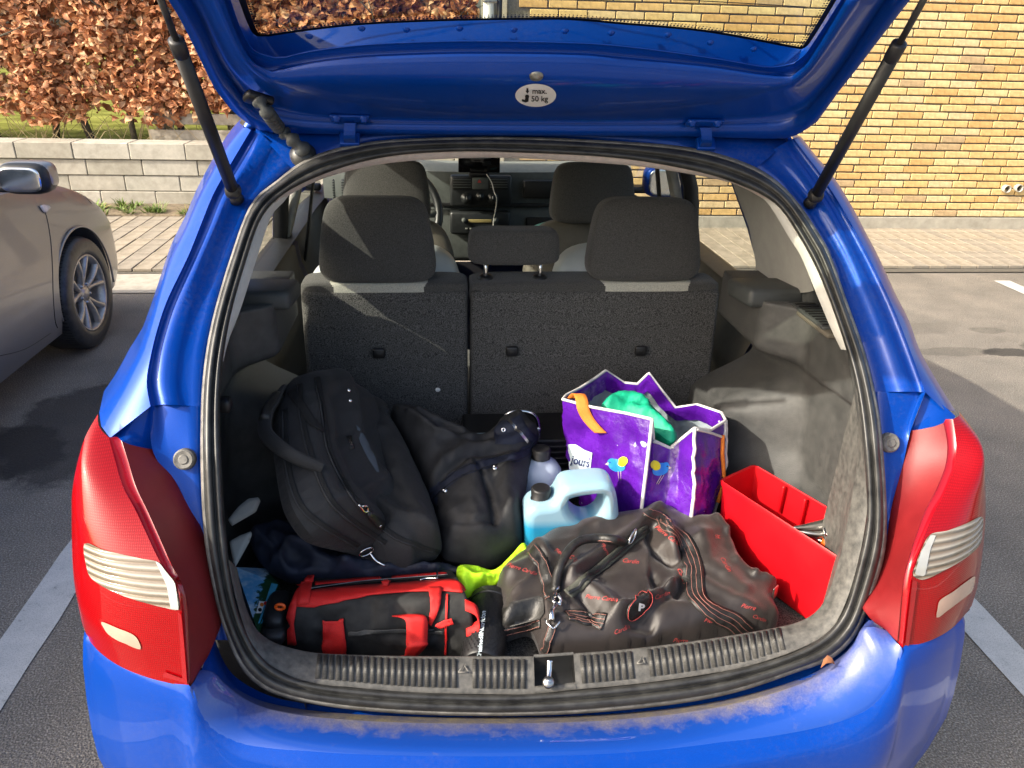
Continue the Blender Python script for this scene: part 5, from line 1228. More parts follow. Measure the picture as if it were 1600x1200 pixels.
def wallrows(inn=0., nrows=30, wr=1.):
    rows = []
    for i in range(nrows+1):
        v = i/nrows; row = []
        for a, b in zip(R_, B_):
            p = a*(1-v)+b*v; d = np.array([p[0]-cc[0], p[1]-cc[1], 0]); d /= np.linalg.norm(d)+1e-9
            e = .012*math.sin(math.pi*v)
            q = Vector((p[0]*16, p[1]*16, p[2]*16)); wv = .0075*noise.fractal(q, .7, 2.1, 4)+.008*abs(noise.noise(Vector((p[0]*38, p[1]*38, p[2]*55))))
            row.append(p+d*(e+wv*min(1, 6*v)*min(1, 8*(1-v))*wr-inn))
        rows.append(row)
    return rows
wr_ = wallrows(); me = grid(wr_, cu=True); bb_ = bvh_of(me); link('bag_wall', me, M['purple'], pb_)
link('lining', grid(wallrows(.0035, 14), cu=True), M['paleplast'], pb_)
bk_ = wallrows(.0065, 30)
link('back_flap', grid([[np.array(q)+np.array([0, -.004, .002])*(1 if k else .0) for q in r[9*8:22*8+0]] for k, r in enumerate(bk_[:6])]), M['purple'], pb_)
link('base', mesh(B_+[cc], [(i, (i+1) % len(B_), len(B_)) for i in range(len(B_))]), M['purple'], pb_)
link('rim_tape', tube(R_, .0036, 8, True), M['paletrim'], pb_)
# seams of white tape down the front edges and inner folds
for k in (3, 7, 9): link('seam_tape', tube([r[k*8] for r in wr_[:27]], .0042, 8), M['paletrim'], pb_)
for pth in ([(1020,690),(1036,694),(1052,699)], [(1086,671),(1108,676),(1130,684)], [(1131,660),(1132,672),(1130,684)], [(1058,640),(1090,648),(1128,659)]):
    link('edge_tape', tube([cast(bb_, *q, .002)[0] for q in cr(pth, 12)], .0032, 6), M['paletrim'], pb_)
rp = [cast(bb_, *q, .009)[0] for q in ((920,650),(930,663),(942,675))]
hpth = [V3(rim[0]*.55+rim[1]*.45)+Vector((.0, .035, -.005)), V3(rim[0]*.5+rim[1]*.5)+Vector((.004, .02, .016)), V3(rim[0]*.36+rim[1]*.64)+Vector((0, .004, .012)), V3(rim[0]*.33+rim[1]*.67)+Vector((0, -.012, -.004))]+[q for q in rp]
Q = cr(hpth, 30); rows = [[V3(q)+Vector((.85, -.3, .12)).normalized()*t for t in (-.0145, -.005, .005, .0145)] for q in Q]; me = grid(rows); solid(me, .0018); link('handle', me, M['orange'], pb_)
link('handle', tube([cast(bb_, *q, .0)[0]+Vector((.006, .0, 0)) for q in ((1137,680),(1136,710),(1128,750),(1118,785))], .005, 6), M['orange'], pb_)
lab = link('printed_label', decal(bb_, [(888,694),(900,694),(914,703),(926,707),(922,743),(908,739),(890,733)], .0015, 5), M['palelabel'], pb_)
px_text(bb_, 'jours', 908.5, 721, 12.5, 14, .003, M['navyprint'], lab, bold=.3, sx=.82)
def ell_(cx, cy, a, b, ang=0, n=26): 
    t = math.radians(ang); return [(cx+a*math.cos(q)*math.cos(t)-b*math.sin(q)*math.sin(t), cy+a*math.cos(q)*math.sin(t)+b*math.sin(q)*math.cos(t)) for q in np.linspace(0, 2*math.pi, n, endpoint=False)]
for cx, cy, s in ((965,726,1),(1031,732,-1)):
    bd = link('bird_print', decal(bb_, ell_(cx-1*s, cy+1, 14, 9.5, 18*s), .0016, 5), M['birdblue'], pb_); link('bird_head', decal(bb_, ell_(cx-9*s, cy-3, 6.5, 7), .0017, 4), M['birdblue'], bd)
    link('bird_wing', decal(bb_, ell_(cx+9*s if s > 0 else cx-8, cy-5, 8.5, 7, -40*s), .0026, 4), M['birdyellow'], bd)
    link('bird_beak', decal(bb_, [(cx-14*s, cy-4), (cx-19*s, cy-1), (cx-14*s, cy+1)], .0022, 4), M['palepink'], bd, False)
    link('bird_legs', tube([cast(bb_, cx+2, cy+10, .002)[0], cast(bb_, cx+(3 if s > 0 else -6), cy+24, .002)[0]], .0008, 5), M['palepink'], bd); link('bird_legs', tube([cast(bb_, cx+6, cy+10, .002)[0], cast(bb_, cx+(6 if s > 0 else -3), cy+24, .002)[0]], .0008, 5), M['palepink'], bd)
    link('bird_eye', decal(bb_, ell_(cx-11*s, cy-4, 1.4, 1.4, 0, 8), .003, 4), M['navyprint'], bd, False)
me = blob([(938,638),(948,622),(962,613),(985,611),(1002,617),(1030,645),(1052,668),(1058,682),(1048,690),(1015,668),(980,650),(950,645)], lambda x, y: .66-.0022*(y-612), .015, .06, 18, [([(950,632),(985,625),(1010,632)], 6, .012), ([(985,640),(1020,655),(1045,680)], 6, .012), ([(960,622),(1000,640)], 4, -.008)], 5, (.008, 16))
ob('green_cloth', me, M['greencloth'], 'bright green cloth bag inside the purple shopping bag', 'cloth')
# ---- red plastic bin with tools
rb = bag('plastic_bin', 'open red plastic bin with tools wedged by the right boot lining', 'bin', (.5, .35, FLOOR))
ZR = .715
A, B, C_, D = onz(1126, 751, ZR), onz(1179, 727, ZR), onz(1324, 812, ZR), onz(1312, 872, ZR)
dv = (D-A); D2 = D+dv*.10; C2 = C_+(C_-B)*.06
top_ = [A, B, C2, D2]; ctr = sum(top_)/4; bt = [np.array([*(ctr+(p-ctr)*k)[:2], FLOOR+.006]) for p, k in zip(top_, (.90, .88, .88, .90))]
def binring(f, inn, z_in=None):
    c = []
    for k in range(4):
        a = top_[k]*(1-f)+bt[k]*f; c.append(a)
    m = sum(c)/4; c = [m+(q-m)*(1-inn) for q in c]; out = []
    for k in range(4):
        p, q = c[k], c[(k+1) % 4]; pr_ = c[k-1]; L = .012
        e0 = p+(pr_-p)/np.linalg.norm(pr_-p)*L; e1 = p+(q-p)/np.linalg.norm(q-p)*L
        out += [e0, e0*.3+p*.45+e1*.25, e1]
    return out
rows = [binring(1, .3), binring(1, 0.01), binring(.97, 0), binring(.5, 0), binring(.06, 0), binring(.055, -.03), binring(.0, -.03), binring(-.012, -.012), binring(.0, .015), binring(.3, .022), binring(.97, .025), binring(.97, .5)]
me = grid(rows, cu=True); sharp(me, 30); link('shell', me, M['redplast'], rb)
bz = bvh_of(me)
for f in (.36, .58, .8):
    p = B*(1-f)+C2*f; d = (A-B)/np.linalg.norm(A-B); link('slot_rib', box(p+d*.012+np.array([0, 0, -.035]), (.006, .010, .07), .002, Matrix.Rotation(math.atan2(d[1], d[0])+1.57, 3, 'Z')), M['redplast'], rb)
f = .42; pa = A*(1-f)+D2*f; pbb = B*(1-f)+C2*f
# tools
zt = ZR-.02
def tz(x, y, z): return onz(x, y, z)
pli = bag('pliers', 'steel pliers with curved jaw lying in the red bin', 'pliers', tuple(tz(1270, 828, zt)))
link('jaw', tube([tz(*q, zt+.01) for q in cr([(1238,825),(1255,824),(1275,822),(1292,820)], 12)], [.003+.0010*i for i in range(12)], 10), M['steel'], pli); link('lower_jaw', tube([tz(*q, zt) for q in cr([(1242,828),(1262,833),(1282,835),(1300,834)], 12)], [.0025+.0007*i for i in range(12)], 10), M['steel'], pli)
link('pivot', superbox(tz(1290, 821, zt+.008), (.022, .014, .008), .7), M['steel'], pli); link('handle', tube([tz(*q, zt) for q in ((1296,822),(1320,828),(1345,838))], [.007, .008, .009], 10), M['steel'], pli)
sp_ = bag('ring_spanner', 'chrome ring spanner on top of the tools in the red bin', 'spanner', tuple(tz(1303, 832, zt+.01)))
c = V3(tz(1303, 832, zt+.012)); link('ring', tube([c+Vector((.017*math.cos(a), .017*math.sin(a), .004*math.sin(a))) for a in np.linspace(0, 6.283, 26, endpoint=False)], .0048, 10, True), M['chrome'], sp_); link('shank', tube([c+Vector((.018, -.004, 0)), c+Vector((.07, -.03, -.01)), c+Vector((.12, -.05, -.02))], [.005, .0055, .005], 10), M['chrome'], sp_)
ws_ = bag('wide_wrench', 'wide pale steel wrench beside the spanner in the red bin', 'wrench', tuple(tz(1315, 822, zt)))
link('blade', box(tz(1322, 822, zt+.004), (.07, .022, .008), .003, Matrix.Rotation(-.35, 3, 'Z')), M['steel'], ws_)
og = bag('screwdriver', 'orange handled screwdriver in the corner of the red bin', 'screwdriver', tuple(tz(1300, 855, zt-.01)))
link('grip', tube([tz(*q, zt-.014) for q in cr([(1285,846),(1296,851),(1310,858),(1330,868)], 12)], [.008, .012, .0125, .0125, .012, .012, .0125, .0125, .0125, .012, .011, .008], 12), M['orangegrip'], og); link('blade', tube([tz(1285, 846, zt-.014), tz(1262, 836, zt-.03)], .003, 8), M['steel'], og)
# ---- dark duffel bag
o = [(776,920),(781,897),(814,868),(840,850),(868,831),(910,820),(956,811),(987,807),(1014,795),(1044,801),(1071,814),(1095,813),(1118,816),(1133,838),(1139,860),(1165,905),(1190,915),(1209,925),(1206,949),(1213,979),(1176,992),(1100,1004),(1017,1014),(960,1022),(889,1026),(848,1024),(838,1000),(825,984),(784,991),(782,949)]
yd = lambda x, y: .455-.00165*(y-800)
bumps = [([(893,935),(930,965),(958,996)], 16, .022), ([(958,996),(1000,975),(1040,948)], 8, .026), ([(885,930),(940,885),(1000,838),(1020,815)], 10, .020), ([(900,930),(950,905),(985,870)], 14, -.014), ([(1005,850),(1015,885),(1045,905)], 9, -.026), ([(1030,850),(1038,880),(1060,920)], 8, .022), ([(1055,880),(1060,930),(1050,960)], 9, -.018), ([(1085,860),(1095,910),(1150,950)], 14, .016), ([(1130,850),(1140,900),(1165,920)], 8, .016), ([(1090,940),(1130,965),(1180,985)], 10, .012), ([(1170,925),(1205,930)], 6, .014), ([(830,860),(850,900),(852,930)], 9, .012), ([(790,900),(830,880)], 8, -.012), ([(960,1000),(1010,1000)], 9, -.02), ([(900,960),(920,990)], 8, -.018), ([(1110,825),(1128,850)], 7, .012), ([(930,840),(990,825)], 12, .012), ([(1010,930),(1030,965)], 8, -.012), ([(870,985),(930,1005)], 8, -.01)]
me = blob(o, yd, .060, .05, 30, bumps, 4, (.003, 40), FLOOR+.003, fold=(.009, 60, 2.3, 4))
du = bag('duffel_bag', 'brown black duffel bag with red script print and leather straps', 'bag', (.2, .25, FLOOR)); dbv = bvh_of(me)
link('body', me, M['brownnylon'], du)
def strap(path, wd, stitch=True, m=None, name='leather_strap', n=40):
    o_ = link(name, ribbon(dbv, path, wd, .0035, n, .002), m or M['leather'], du)
    if stitch:
        for t in (-.38, .38, -.12, .12) if wd > .03 else (-.36, .36):
            P = cr(path, n) if len(path) > 2 else lin(path, n); H = [cast(dbv, *q, .0035) for q in P]; pts_ = []
            for i in range(n):
                tt = (H[min(i+1, n-1)][0]-H[max(i-1, 0)][0]).normalized(); sd = tt.cross(H[i][1]).normalized(); c0 = H[i][0]+sd*t*wd; h, nn, _, _ = dbv.find_nearest(c0); pts_.append(h+(nn if nn.dot(H[i][1]) > 0 else -nn)*.0042)
            link('stitching', tube(pts_, .00042, 5), M['stitch_pale'], o_)
    return o_
strap([(1036,812),(1058,835),(1076,862),(1084,900),(1087,930),(1112,955),(1145,972),(1168,992)], .042)
strap([(1010,800),(1030,808),(1050,822)], .026)
strap([(832,858),(848,885),(858,915),(858,940)], .030)
strap([(886,962),(915,968),(945,972)], .034); strap([(786,988),(815,981),(845,975)], .016)
link('corner_panel', decal(dbv, [(783,950),(800,942),(842,932),(850,936),(852,958),(845,968),(785,983)], .003, 6), M['leather'], du)
link('zip_band', ribbon(dbv, [(886,930),(915,905),(950,876),(985,846),(1012,824)], .024, .003, 40, .001), mat('olive zip tape', (.05, .052, .040), .7, .3, 300, .4, 700), du)
link('zip_teeth', ribbon(dbv, [(886,930),(915,905),(950,876),(985,846),(1012,824)], .006, .006, 40, .001), M['blackpl'], du)
hb = [cast(dbv, *q, .0)[0]+Vector((0, -.022, .025))*k for q, k in (((868,925),.1),((868,905),.5),((874,885),.9),((888,862),1),((905,850),1),((930,846),.9),((955,846),.6),((972,848),.2))]
Ph = cr(hb, 40); link('handle', tube(Ph, [.0095]*40, 14), M['leather'], du); link('stitching', tube([V3(p)+Vector((-.004, -.0088, .0)) for p in Ph[2:-2]], .0008, 5), M['stitch_pale'], du)
c, n = cast(dbv, 985, 838, .006); link('handle_ring', tube([c+frame((0, 0, 0), n, (1, 0, .8)).to_3x3() @ Vector((.018*math.cos(a), .006*math.sin(a), 0)) for a in np.linspace(0, 6.283, 18, endpoint=False)], .002, 8, True), M['chrome'], du)
# clip and strap at the end
link('snap_hook', tube([cast(dbv, *q, .012)[0] for q in cr([(874,925),(866,932),(862,942),(867,950),(874,944),(875,935)], 24)], .0032, 8), M['chrome'], du)
link('swivel', tube([cast(dbv, *q, .012)[0] for q in ((866,950),(865,962),(864,972))], [.005, .0045, .006], 10), M['chrome'], du); link('hook_ring', tube([cast(dbv, *q, .012)[0] for q in cr([(858,972),(864,982),(872,972)], 12)], .002, 8), M['chrome'], du)
strap([(864,978),(858,995),(850,1018)], .018)
em = link('emblem', decal(dbv, [tuple(q) for q in cr([(978,958),(982,945),(998,931),(1010,926),(1016,932),(1014,944),(1003,957),(988,968),(980,967)], 36, True)], .004, 5, thick=.003), M['leather'], du)
link('emblem_stitching', tube([cast(dbv, *q, .006)[0] for q in cr([(978,958),(982,945),(998,931),(1010,926),(1016,932),(1014,944),(1003,957),(988,968),(980,967)], 50, True)], .0007, 5, True), M['stitch'], em)
px_text(dbv, 'P', 998, 947, 11, 12, .0085, M['paletrim'], em, bold=.6)
for s_, x, y, h, a in (('Cardin', 985, 878, 7, 6), ('Pierre Cardin', 940, 935, 7, 8), ('Pierre C', 880, 866, 7, 24), ('Cardin', 1133, 882, 7, 58), ('Pierre Cardi', 1122, 972, 7, 10), ('Pierre', 1168, 948, 7, 12), ('Pierre Cardin', 1045, 838, 7, 38), ('Cardin', 1065, 900, 7, 70), ('Cardin', 970, 984, 7, -22), ('Pierre', 1062, 1000, 7, 4), ('Pierre Cardin', 815, 890, 6.5, 18), ('Cardin', 1033, 930, 7, -20), ('in', 898, 876, 7, -30), ('dy', 1120, 838, 7, 50), ('Pierre', 945, 858, 6, 60), ('Cardin', 1185, 965, 6, 20)):
    px_text(dbv, s_, x, y, h*.92, a, .0022, M['stitch'], du, 'script_print', shear=.45)
link('strap_buckle', box(cast(dbv, 1205, 927, .008)[0], (.02, .004, .03), .002, Matrix.Rotation(.7, 3, 'Z')), M['steel'], du)
# ---- red and black tool bag
tbg = bag('tool_bag', 'black canvas tool bag with red webbing and open zip behind the sill', 'tool bag', (-.33, .24, FLOOR))
def prof(side):
    if side == 0: q = [(447,1012,.150),(449,985,.152),(452,958,.160),(460,935,.180),(468,918,.225),(476,905,.275),(486,900,.325)]
    else: q = [(727,1030,.125),(735,1000,.127),(738,965,.135),(728,932,.160),(720,912,.205),(712,900,.25),(702,892,.295)]
    p = [ony(*v) for v in q]; b = p[-1].copy(); b[1] += .02; b[2] = FLOOR+.004; f = p[0].copy(); f[2] = FLOOR+.004; f[1] += .004
    return [f]+p+[b]
PA, PB = cr(prof(0), 40), cr(prof(1), 40); rows = []
for j in range(61):
    u = j/60; row = []
    sag = .010*math.sin(math.pi*u)
    for i in range(40):
        p = PA[i]*(1-u)+PB[i]*u; v = i/39; q = Vector((p[0]*14, p[1]*14, p[2]*20)); wv = .010*noise.fractal(q, .8, 2.1, 3)+.005*noise.noise(Vector((p[0]*30, 3, p[2]*40)))
        p = p+np.array([0, -1, .4])*wv*(1 if .08 < v < .9 else .3)*min(1, 5*u+.2)*min(1, 5*(1-u)+.2)+np.array([0, 0, -sag*ss(.3, .6, v)])
        row.append(p)
    rows.append(row)
def capend(row, sgn):
    m = sum(row)/len(row); return [[p*(1-k)+m*k+np.array([sgn*.012*math.sin(k*1.57), 0, 0]) for p in row] for k in (.1, .25, .5, .8, .99)]
allrows = capend(rows[0], -1)[::-1]+rows+capend(rows[-1], 1)
me = grid(allrows, cu=True); bm = bmesh.new(); bm.from_mesh(me); bmesh.ops.recalc_face_normals(bm, faces=bm.faces); bm.to_mesh(me); bm.free()
tb_ = bvh_of(me); link('body', me, M['blackcanvas'], tbg)
def tape(path, wd, m=None, name='webbing', off=.003, n=36, th=.002): return link(name, ribbon(tb_, path, wd, off, n, th), m or M['redtape'], tbg)
def patch(o_, off=.004, name='webbing', m=None): return link(name, decal(tb_, [tuple(q) for q in lin(o_, 60, True)], off, 6, thick=.002), m or M['redtape'], tbg)
patch([(464,948),(471,929),(500,922),(560,917),(620,913),(700,907),(720,907),(727,928),(700,925),(640,926),(580,931),(520,943),(490,949)])
patch([(492,911),(560,905),(640,900),(692,896),(702,898),(640,905),(560,911),(492,918)])
patch([(450,1006),(449,970),(454,938),(466,916),(480,905),(472,926),(464,946),(460,975),(464,1006)])
tape([(474,926),(500,919),(560,914),(620,909),(700,903)], .008, M['nylon2'], 'zip', .006); tape([(474,926),(560,913.5),(620,908.5),(700,902.5)], .003, M['steel'], 'zip_teeth', .0075, 50, .001)
patch([(471,897),(490,897),(487,920),(484,944),(466,946),(468,920)], .008); patch([(503,968),(538,966),(541,1000),(542,1024),(507,1024),(504,1000)], .007)
patch([(669,922),(690,921),(688,945),(684,960),(675,976),(671,972),(673,950)], .007)
tape([(699,930),(698,960),(697,990),(696,1022)], .004, off=.004)
tape([(685,978),(696,973),(707,969)], .012, off=.006)
tape([(545,991),(600,985),(650,985),(694,987)], .009, mat('grey zip', (.055, .055, .052), .6, .3, 300), 'pocket_zip', .004); link('zip_slider', box(cast(tb_, 674, 981, .006)[0], (.016, .006, .006), .002), M['blackpl'], tbg)
lp_ = [cast(tb_, 630, 960, .004)[0], cast(tb_, 650, 958, .018)[0], cast(tb_, 655, 985, .03)[0], cast(tb_, 648, 1005, .03)[0], cast(tb_, 640, 1015, .018)[0], cast(tb_, 634, 1022, .006)[0]]
Q = cr(lp_, 30); me = grid([[V3(q)+Vector((1, .1, 0))*t*(1-.55*ss(16, 29, i)) for t in (-.020, -.007, .007, .020)] for i, q in enumerate(Q)]); solid(me, .0022); link('handle_loop', me, M['redtape'], tbg)
e0, e1 = cast(tb_, 727, 945, .003)[0], cast(tb_, 729, 985, .003)[0]
Q = cr([e0, e0*.75+e1*.25+Vector((.022, -.006, .004)), e0*.3+e1*.7+Vector((.024, -.008, 0)), e1], 20); me = grid([[V3(q)+Vector((.0, .8, .5)).normalized()*t for t in (-.011, .011)] for q in Q]); solid(me, .002); link('end_loop', me, M['redtape'], tbg)
link('zip_tag', cord(tb_, [(655,889),(662,884),(674,888),(684,893)], .002, .006, 12), M['chrome'], tbg)
# ---- shaker bottle
a, b = V3(onz(752, 1042, .562)), V3(onz(768, 936, .566)); ax = (b-a); L = ax.length
sh = bag('shaker_bottle', 'black dotted shaker bottle with white lettering lying beside the tool bag', 'bottle', (a.x, a.y, FLOOR))
fm = frame(a, ax, (1, 0, 0))
me = lathe([(0, 0), (.036, 0), (.039, .004), (.041, L*.5), (.042, L*.86), (.044, L*.87), (.044, L*.95), (.036, L), (.0, L)], 40, fm); sharp(me, 40); link('body', me, M['blackpl'], sh); sb_ = bvh_of(me)
vv, ff = [], []
for i in range(int(L*.8/.008)):
    for k in range(30):
        t = 2*math.pi*(k+.5*(i % 2))/30; h = .01+i*.008; r = .0412+.0008*h/L
        ce = fm @ Vector((r*math.cos(t), r*math.sin(t), h)); nn = (fm.to_3x3() @ Vector((math.cos(t), math.sin(t), 0))); u = nn.orthogonal().normalized(); v = nn.cross(u); n0 = len(vv)
        vv += [ce+nn*.0011]+[ce+(u*math.cos(q)+v*math.sin(q))*.0022 for q in (0, 1.05, 2.1, 3.14, 4.2, 5.24)]; ff += [(n0, n0+1+j, n0+1+(j+1) % 6) for j in range(6)]
link('grip_dots', mesh(vv, ff), M['blackpl'], sh, kind='stuff')
px_text(sb_, 'Chained8Nutrition', 752.5, 992, 6.6, -84, .003, M['palelabel'], sh, bold=.15)
# ---- printed box, drill and pale plastic at the left
def skyprint():
    m, n, l, b = newmat('printed sky and trees'); tc = n.new('ShaderNodeTexCoord'); t = noise_node(n, l, 22, 6); sp = n.new('ShaderNodeSeparateXYZ'); l.new(tc.outputs['Object'], sp.inputs[0])
    r = ramp(n, l, t.outputs['Fac'], [(.4, (.10, .34, .62)), (.62, (.62, .74, .80))]); t2 = noise_node(n, l, 90, 5); ad = n.new('ShaderNodeMath'); ad.operation = 'MULTIPLY_ADD'; l.new(t2.outputs['Fac'], ad.inputs[0]); ad.inputs[1].default_value = .05; l.new(sp.outputs['X'], ad.inputs[2])
    mr = n.new('ShaderNodeMapRange'); mr.inputs[1].default_value = -.535; mr.inputs[2].default_value = -.530; l.new(ad.outputs[0], mr.inputs[0]); mc = n.new('ShaderNodeMix'); mc.data_type = 'RGBA'; l.new(mr.outputs[0], mc.inputs['Factor']); l.new(r.outputs[0], mc.inputs['A']); mc.inputs['B'].default_value = (.01, .05, .02, 1); l.new(mc.outputs['Result'], b.inputs['Base Color']); b.inputs['Roughness'].default_value = .3
    return m
c4 = [ony(368, 886, .31), ony(414, 888, .34), ony(436, 912, .27), ony(402, 985, .14)]
me = mesh(c4+[p-np.array([0, 0, .03]) for p in c4], [(0, 1, 2, 3), (7, 6, 5, 4), (0, 4, 5, 1), (1, 5, 6, 2), (2, 6, 7, 3), (3, 7, 4, 0)]); bxb = bvh_of(me)
bk = bag('printed_box', 'flat cardboard box printed with blue sky and trees left of the tool bag', 'box', tuple(c4[3])); link('lid', me, skyprint(), bk, False)
stk = link('colour_sticker', decal(bxb, [(405,940),(422,941),(417,960),(400,959)], .0012, 5), M['white'], bk, False)
for x, y, m in ((409,946,'orange'),(416,950,'birdblue'),(406,954,'black'),(415,944,'redtape')): link('sticker_spot', decal(bxb, ell_(x, y, 3.2, 3, 0, 10), .002, 4), M[m], stk, False)
link('printed_edge', decal(bxb, [(424,912),(434,914),(408,974),(403,975)], .0014, 6), mat('teal print', (.05, .28, .42), .35), bk, False)
dr = bag('power_drill', 'black power tool with orange ring tucked beside the tool bag', 'power tool', tuple(ony(430, 985, .17)))
link('motor_case', superbox(ony(434, 955, .20), (.024, .05, .024), .7), M['blackpl'], dr); link('grip', superbox(ony(430, 982, .17), (.026, .04, .018), .7), M['blackpl'], dr)
c = V3(ony(437, 950, .155)); link('orange_ring', tube([c+Vector((.008*math.cos(t), .003, .006*math.sin(t))) for t in np.linspace(0, 6.283, 16, endpoint=False)], .003, 8, True), M['orangegrip'], dr)
for o_, lab_ in (([(356,812),(372,792),(388,779),(404,777),(407,783),(400,800),(362,822)], 'pale grey plastic strip with rounded end against the left lining'), ([(358,846),(376,836),(396,829),(390,846),(378,868),(368,886),(364,878)], 'pale grey plastic tray edge above the printed box')):
    ob('plastic_strip', blob(o_, lambda x, y: .36-.0008*(y-830), .006, .006, 4, (), 4, smooth=False), M['whiteplast'], lab_, 'plastic strip')
# dry leaf caught on the bumper step
me = mesh(*leafgeom(.03, .9, .8)); me.transform(Matrix.Translation(V3(ony(1294, 1040, -.046))+Vector((0, 0, .006)))); ob('fallen_leaf', me, lm[5], 'small dry brown leaf caught on the bumper step', 'leaf')
# ================================================================ grey car on the left
gx = -2.95
gc = thing('parked_car', 'silver grey hatchback parked beside the blue car, its front wheel in view', 'car', (gx, 1.6, 0))
def gsec(y, zt, pinch=0., zb=.19, bulge=0.):
    half = [(.03+pinch, zb), (.0+pinch, zb+.10), (-.006+pinch, .42), (.0+pinch, .56), (.018+pinch, min(.70, zt-.07)), (.045+pinch, zt-.035), (.10+pinch, zt-.004), (.20+pinch, zt+.018), (.42+pinch*.6, zt+.035), (.86, zt+.045)]
    R = [np.array([gx+.865-dx, y, z]) for dx, z in half]; Lf = [np.array([gx-.865+dx, y, z]) for dx, z in half[:-1]]
    return cr(R+Lf[::-1], 60)
S = [(3.97, .50, .32, .22), (3.945, .53, .20, .2), (3.88, .60, .11), (3.75, .70, .05), (3.55, .79, .02), (3.3, .865, .004), (3.0, .915, 0), (2.7, .955, 0), (2.3, .975, 0), (1.5, .98, 0), (.6, .985, 0), (.0, .97, .01), (-.25, .93, .05), (-.35, .75, .12)]
rows = [gsec(a[0], a[1], a[2], *(a[3:4])) for a in S]
rows = [list(r) for r in np.array([cr([rows[k][j] for k in range(len(rows))], 70) for j in range(60)]).transpose(1, 0, 2)]
me = grid(rows, cu=True); bm = bmesh.new(); bm.from_mesh(me)
bm.verts.ensure_lookup_table()
for k in (0, len(rows)-1): bm.faces.new([bm.verts[k*60+j] for j in range(60)])
bmesh.ops.recalc_face_normals(bm, faces=bm.faces); bm.to_mesh(me); bm.free()
gb_ = link('body', me, M['silver'], gc)
cutters = []
WY, WR = 3.20, .305
for s in (-1, 1):
    for y in (WY, .62):
        cm = lathe([(0, -.16), (.345, -.16), (.345, .3), (0, .3)], 48, frame((gx+s*.80, y, .315), (s, 0, 0), (0, 1, 0))); co = bpy.data.objects.new('cut', cm); col.objects.link(co); cutters.append(co)
        md = gb_.modifiers.new('arch', 'BOOLEAN'); md.object = co; md.operation = 'DIFFERENCE'; md.solver = 'EXACT'
dg = bpy.context.evaluated_depsgraph_get(); nm = bpy.data.meshes.new_from_object(gb_.evaluated_get(dg)); gb_.modifiers.clear(); gb_.data = nm
for co in cutters: bpy.data.objects.remove(co)
sharp(nm, 32)
for p in nm.polygons: p.use_smooth = True
gbv = bvh_of(nm)
# greenhouse
def green(y, xb, zt, zb): return [np.array([gx-xb, y, zb]), np.array([gx-xb*.93, y, zb+(zt-zb)*.5]), np.array([gx-xb*.80, y, zt-.02]), np.array([gx-xb*.4, y, zt+.01]), np.array([gx, y, zt+.015]), np.array([gx+xb*.4, y, zt+.01]), np.array([gx+xb*.80, y, zt-.02]), np.array([gx+xb*.93, y, zb+(zt-zb)*.5]), np.array([gx+xb, y, zb])]
gr = [green(2.72, .79, .99, .96), green(2.4, .79, 1.16, .97), green(2.0, .79, 1.36, .975), green(1.6, .79, 1.43, .98), green(1.0, .79, 1.45, .98), green(.4, .78, 1.40, .98), green(.0, .76, 1.25, .96), green(-.2, .72, 1.0, .94)]
link('windows', grid([cr(r, 40) for r in gr]), M['dashdark'], gc)
link('roof', grid([cr(r, 41)[10:31]+np.array([0, 0, .006]) for r in gr[2:7]]), M['silver'], gc)
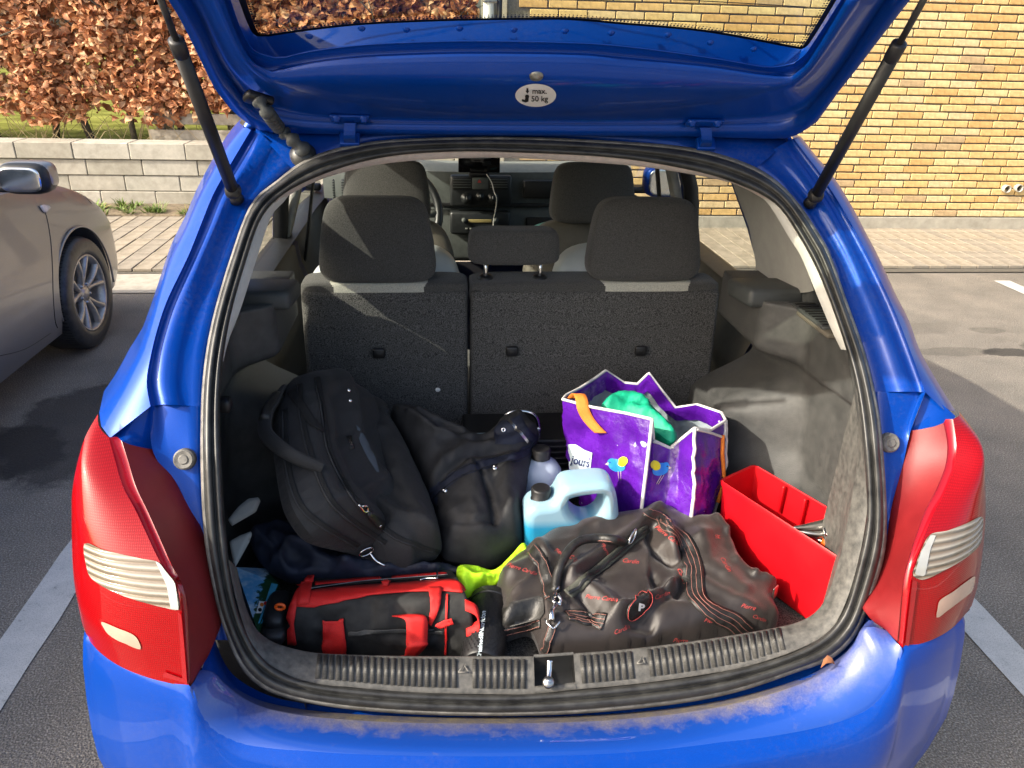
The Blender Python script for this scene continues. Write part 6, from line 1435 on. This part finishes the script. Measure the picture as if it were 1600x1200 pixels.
# wheels
def wheel(s, y):
    MW = frame((gx+s*.775, y, WR), (s, 0, 0), (0, 1, 0))
    o = link('wheel', lathe([(.195, -.10), (.27, -.105), (.292, -.095), (.304, -.06), (.305, 0), (.304, .06), (.294, .088), (.285, .098), (.262, .104), (.235, .104), (.212, .100), (.205, .088), (.200, .06)], 64, MW), M['rubber'], gc)
    rm = link('rim', lathe([(.206, .088), (.210, .097), (.200, .098), (.193, .090), (.186, .05), (.184, -.04)], 56, MW), M['alloy'], o)
    link('brake_disc', lathe([(0, .0), (.135, .0), (.135, -.012), (0, -.012)], 40, MW), M['steel'], o); link('wheel_well', lathe([(0, -.05), (.19, -.05)], 30, MW), M['black'], o, False)
    link('hub', lathe([(0, .078), (.028, .080), (.034, .074), (.045, .070), (.060, .060), (.062, .02)], 30, MW), M['alloy'], rm)
    for k in range(5):
        for d in (-.17, .17):
            a = 2*math.pi*k/5+.3+d*.55; a2 = 2*math.pi*k/5+.3+d*1.75
            p0 = Vector((.048*math.cos(a), .048*math.sin(a), .066)); p1 = Vector((.12*math.cos((a+a2)/2), .12*math.sin((a+a2)/2), .082)); p2 = Vector((.196*math.cos(a2), .196*math.sin(a2), .090))
            rows = []
            for i, q in enumerate(cr([p0, p1, p2], 9)):
                t = Vector((q[0], q[1], 0)).normalized(); sd = Vector((-t.y, t.x, 0)); wd = .010+.009*abs(i-3)/6; rows.append([Vector(q)+sd*wd+Vector((0, 0, -.022)), Vector(q)+sd*wd*.9, Vector(q)+sd*wd*.5+Vector((0, 0, .005)), Vector(q)-sd*wd*.5+Vector((0, 0, .005)), Vector(q)-sd*wd*.9, Vector(q)-sd*wd+Vector((0, 0, -.022))])
            me = grid(rows); me.transform(MW); link('spoke', me, M['alloy'], rm)
    for k in range(5):
        a = 2*math.pi*k/5+.3+.63; q = Vector((.052*math.cos(a), .052*math.sin(a), .062)); link('lug_nut', lathe([(0, .016), (.007, .016), (.009, 0)], 6, MW @ Matrix.Translation(q)), M['steel'], rm)
    vv, ff = [], []
    for k in range(90):
        a = 2*math.pi*k/90
        for z0_, z1_ in ((-.085, -.035), (.035, .085)):
            n0 = len(vv); vv += [MW @ Vector((.3055*math.cos(a+q), .3055*math.sin(a+q), z)) for q, z in ((0, z0_), (.018, z0_), (.04, z1_), (.022, z1_))]; ff.append((n0, n0+1, n0+2, n0+3))
    link('tread', mesh(vv, ff), M['black'], o, False, kind='stuff')
M['alloy'] = mat('silver alloy', (.42, .40, .37), .35, .15, 60, metal=.7)
for s in (1, -1):
    for y in (WY, .62): wheel(s, y)
for s in (1,):
    link('arch_lip', tube([(gx+s*.862, WY+.345*math.cos(a), .315+.345*math.sin(a)) for a in np.linspace(-.15, math.pi+.15, 40)], .006, 8), M['silver'], gc)
link('door_seam', cord(gbv, [(66,322),(73,340),(79,375),(82,420),(83,460),(86,500),(90,512)], .0035, -.001, 40), M['black'], gc)
link('bonnet_seam', cord(gbv, [(28,288),(60,283),(95,284),(125,300),(143,318)], .003, -.001, 40), M['black'], gc)
link('sill_strip', ribbon(gbv, [(2,603),(30,580),(60,556),(92,528)], .045, .004, 24, .006), M['silver'], gc); link('sill_seam', cord(gbv, [(0,556),(40,545),(80,520)], .002, -.0005, 24), M['black'], gc)
rp_ = link('side_repeater', decal(gbv, [(60,322),(66,320),(75,322),(77,325),(70,333),(66,331)], .004, 4, thick=.004), mat('clear repeater lens', (.62, .55, .5), .15), gc); link('repeater_bulb', decal(gbv, [(64,324),(70,324),(69,328),(66,327)], .006, 3), M['orangegrip'], rp_, False)
mc = Vector((gx+.98, 2.60, 1.02)); mm = link('door_mirror', superbox(mc, (.105, .07, .068), .55), M['blackpl'], gc); link('mirror_shell', superbox(mc+Vector((0, .012, .006)), (.108, .068, .064), .55), M['silver'], mm); link('mirror_glass', superbox(mc+Vector((-.005, -.064, 0)), (.085, .010, .052), .5), M['chrome'], mm); link('mirror_arm', box(mc+Vector((-.14, .01, -.05)), (.14, .05, .03), .01), M['blackpl'], mm)
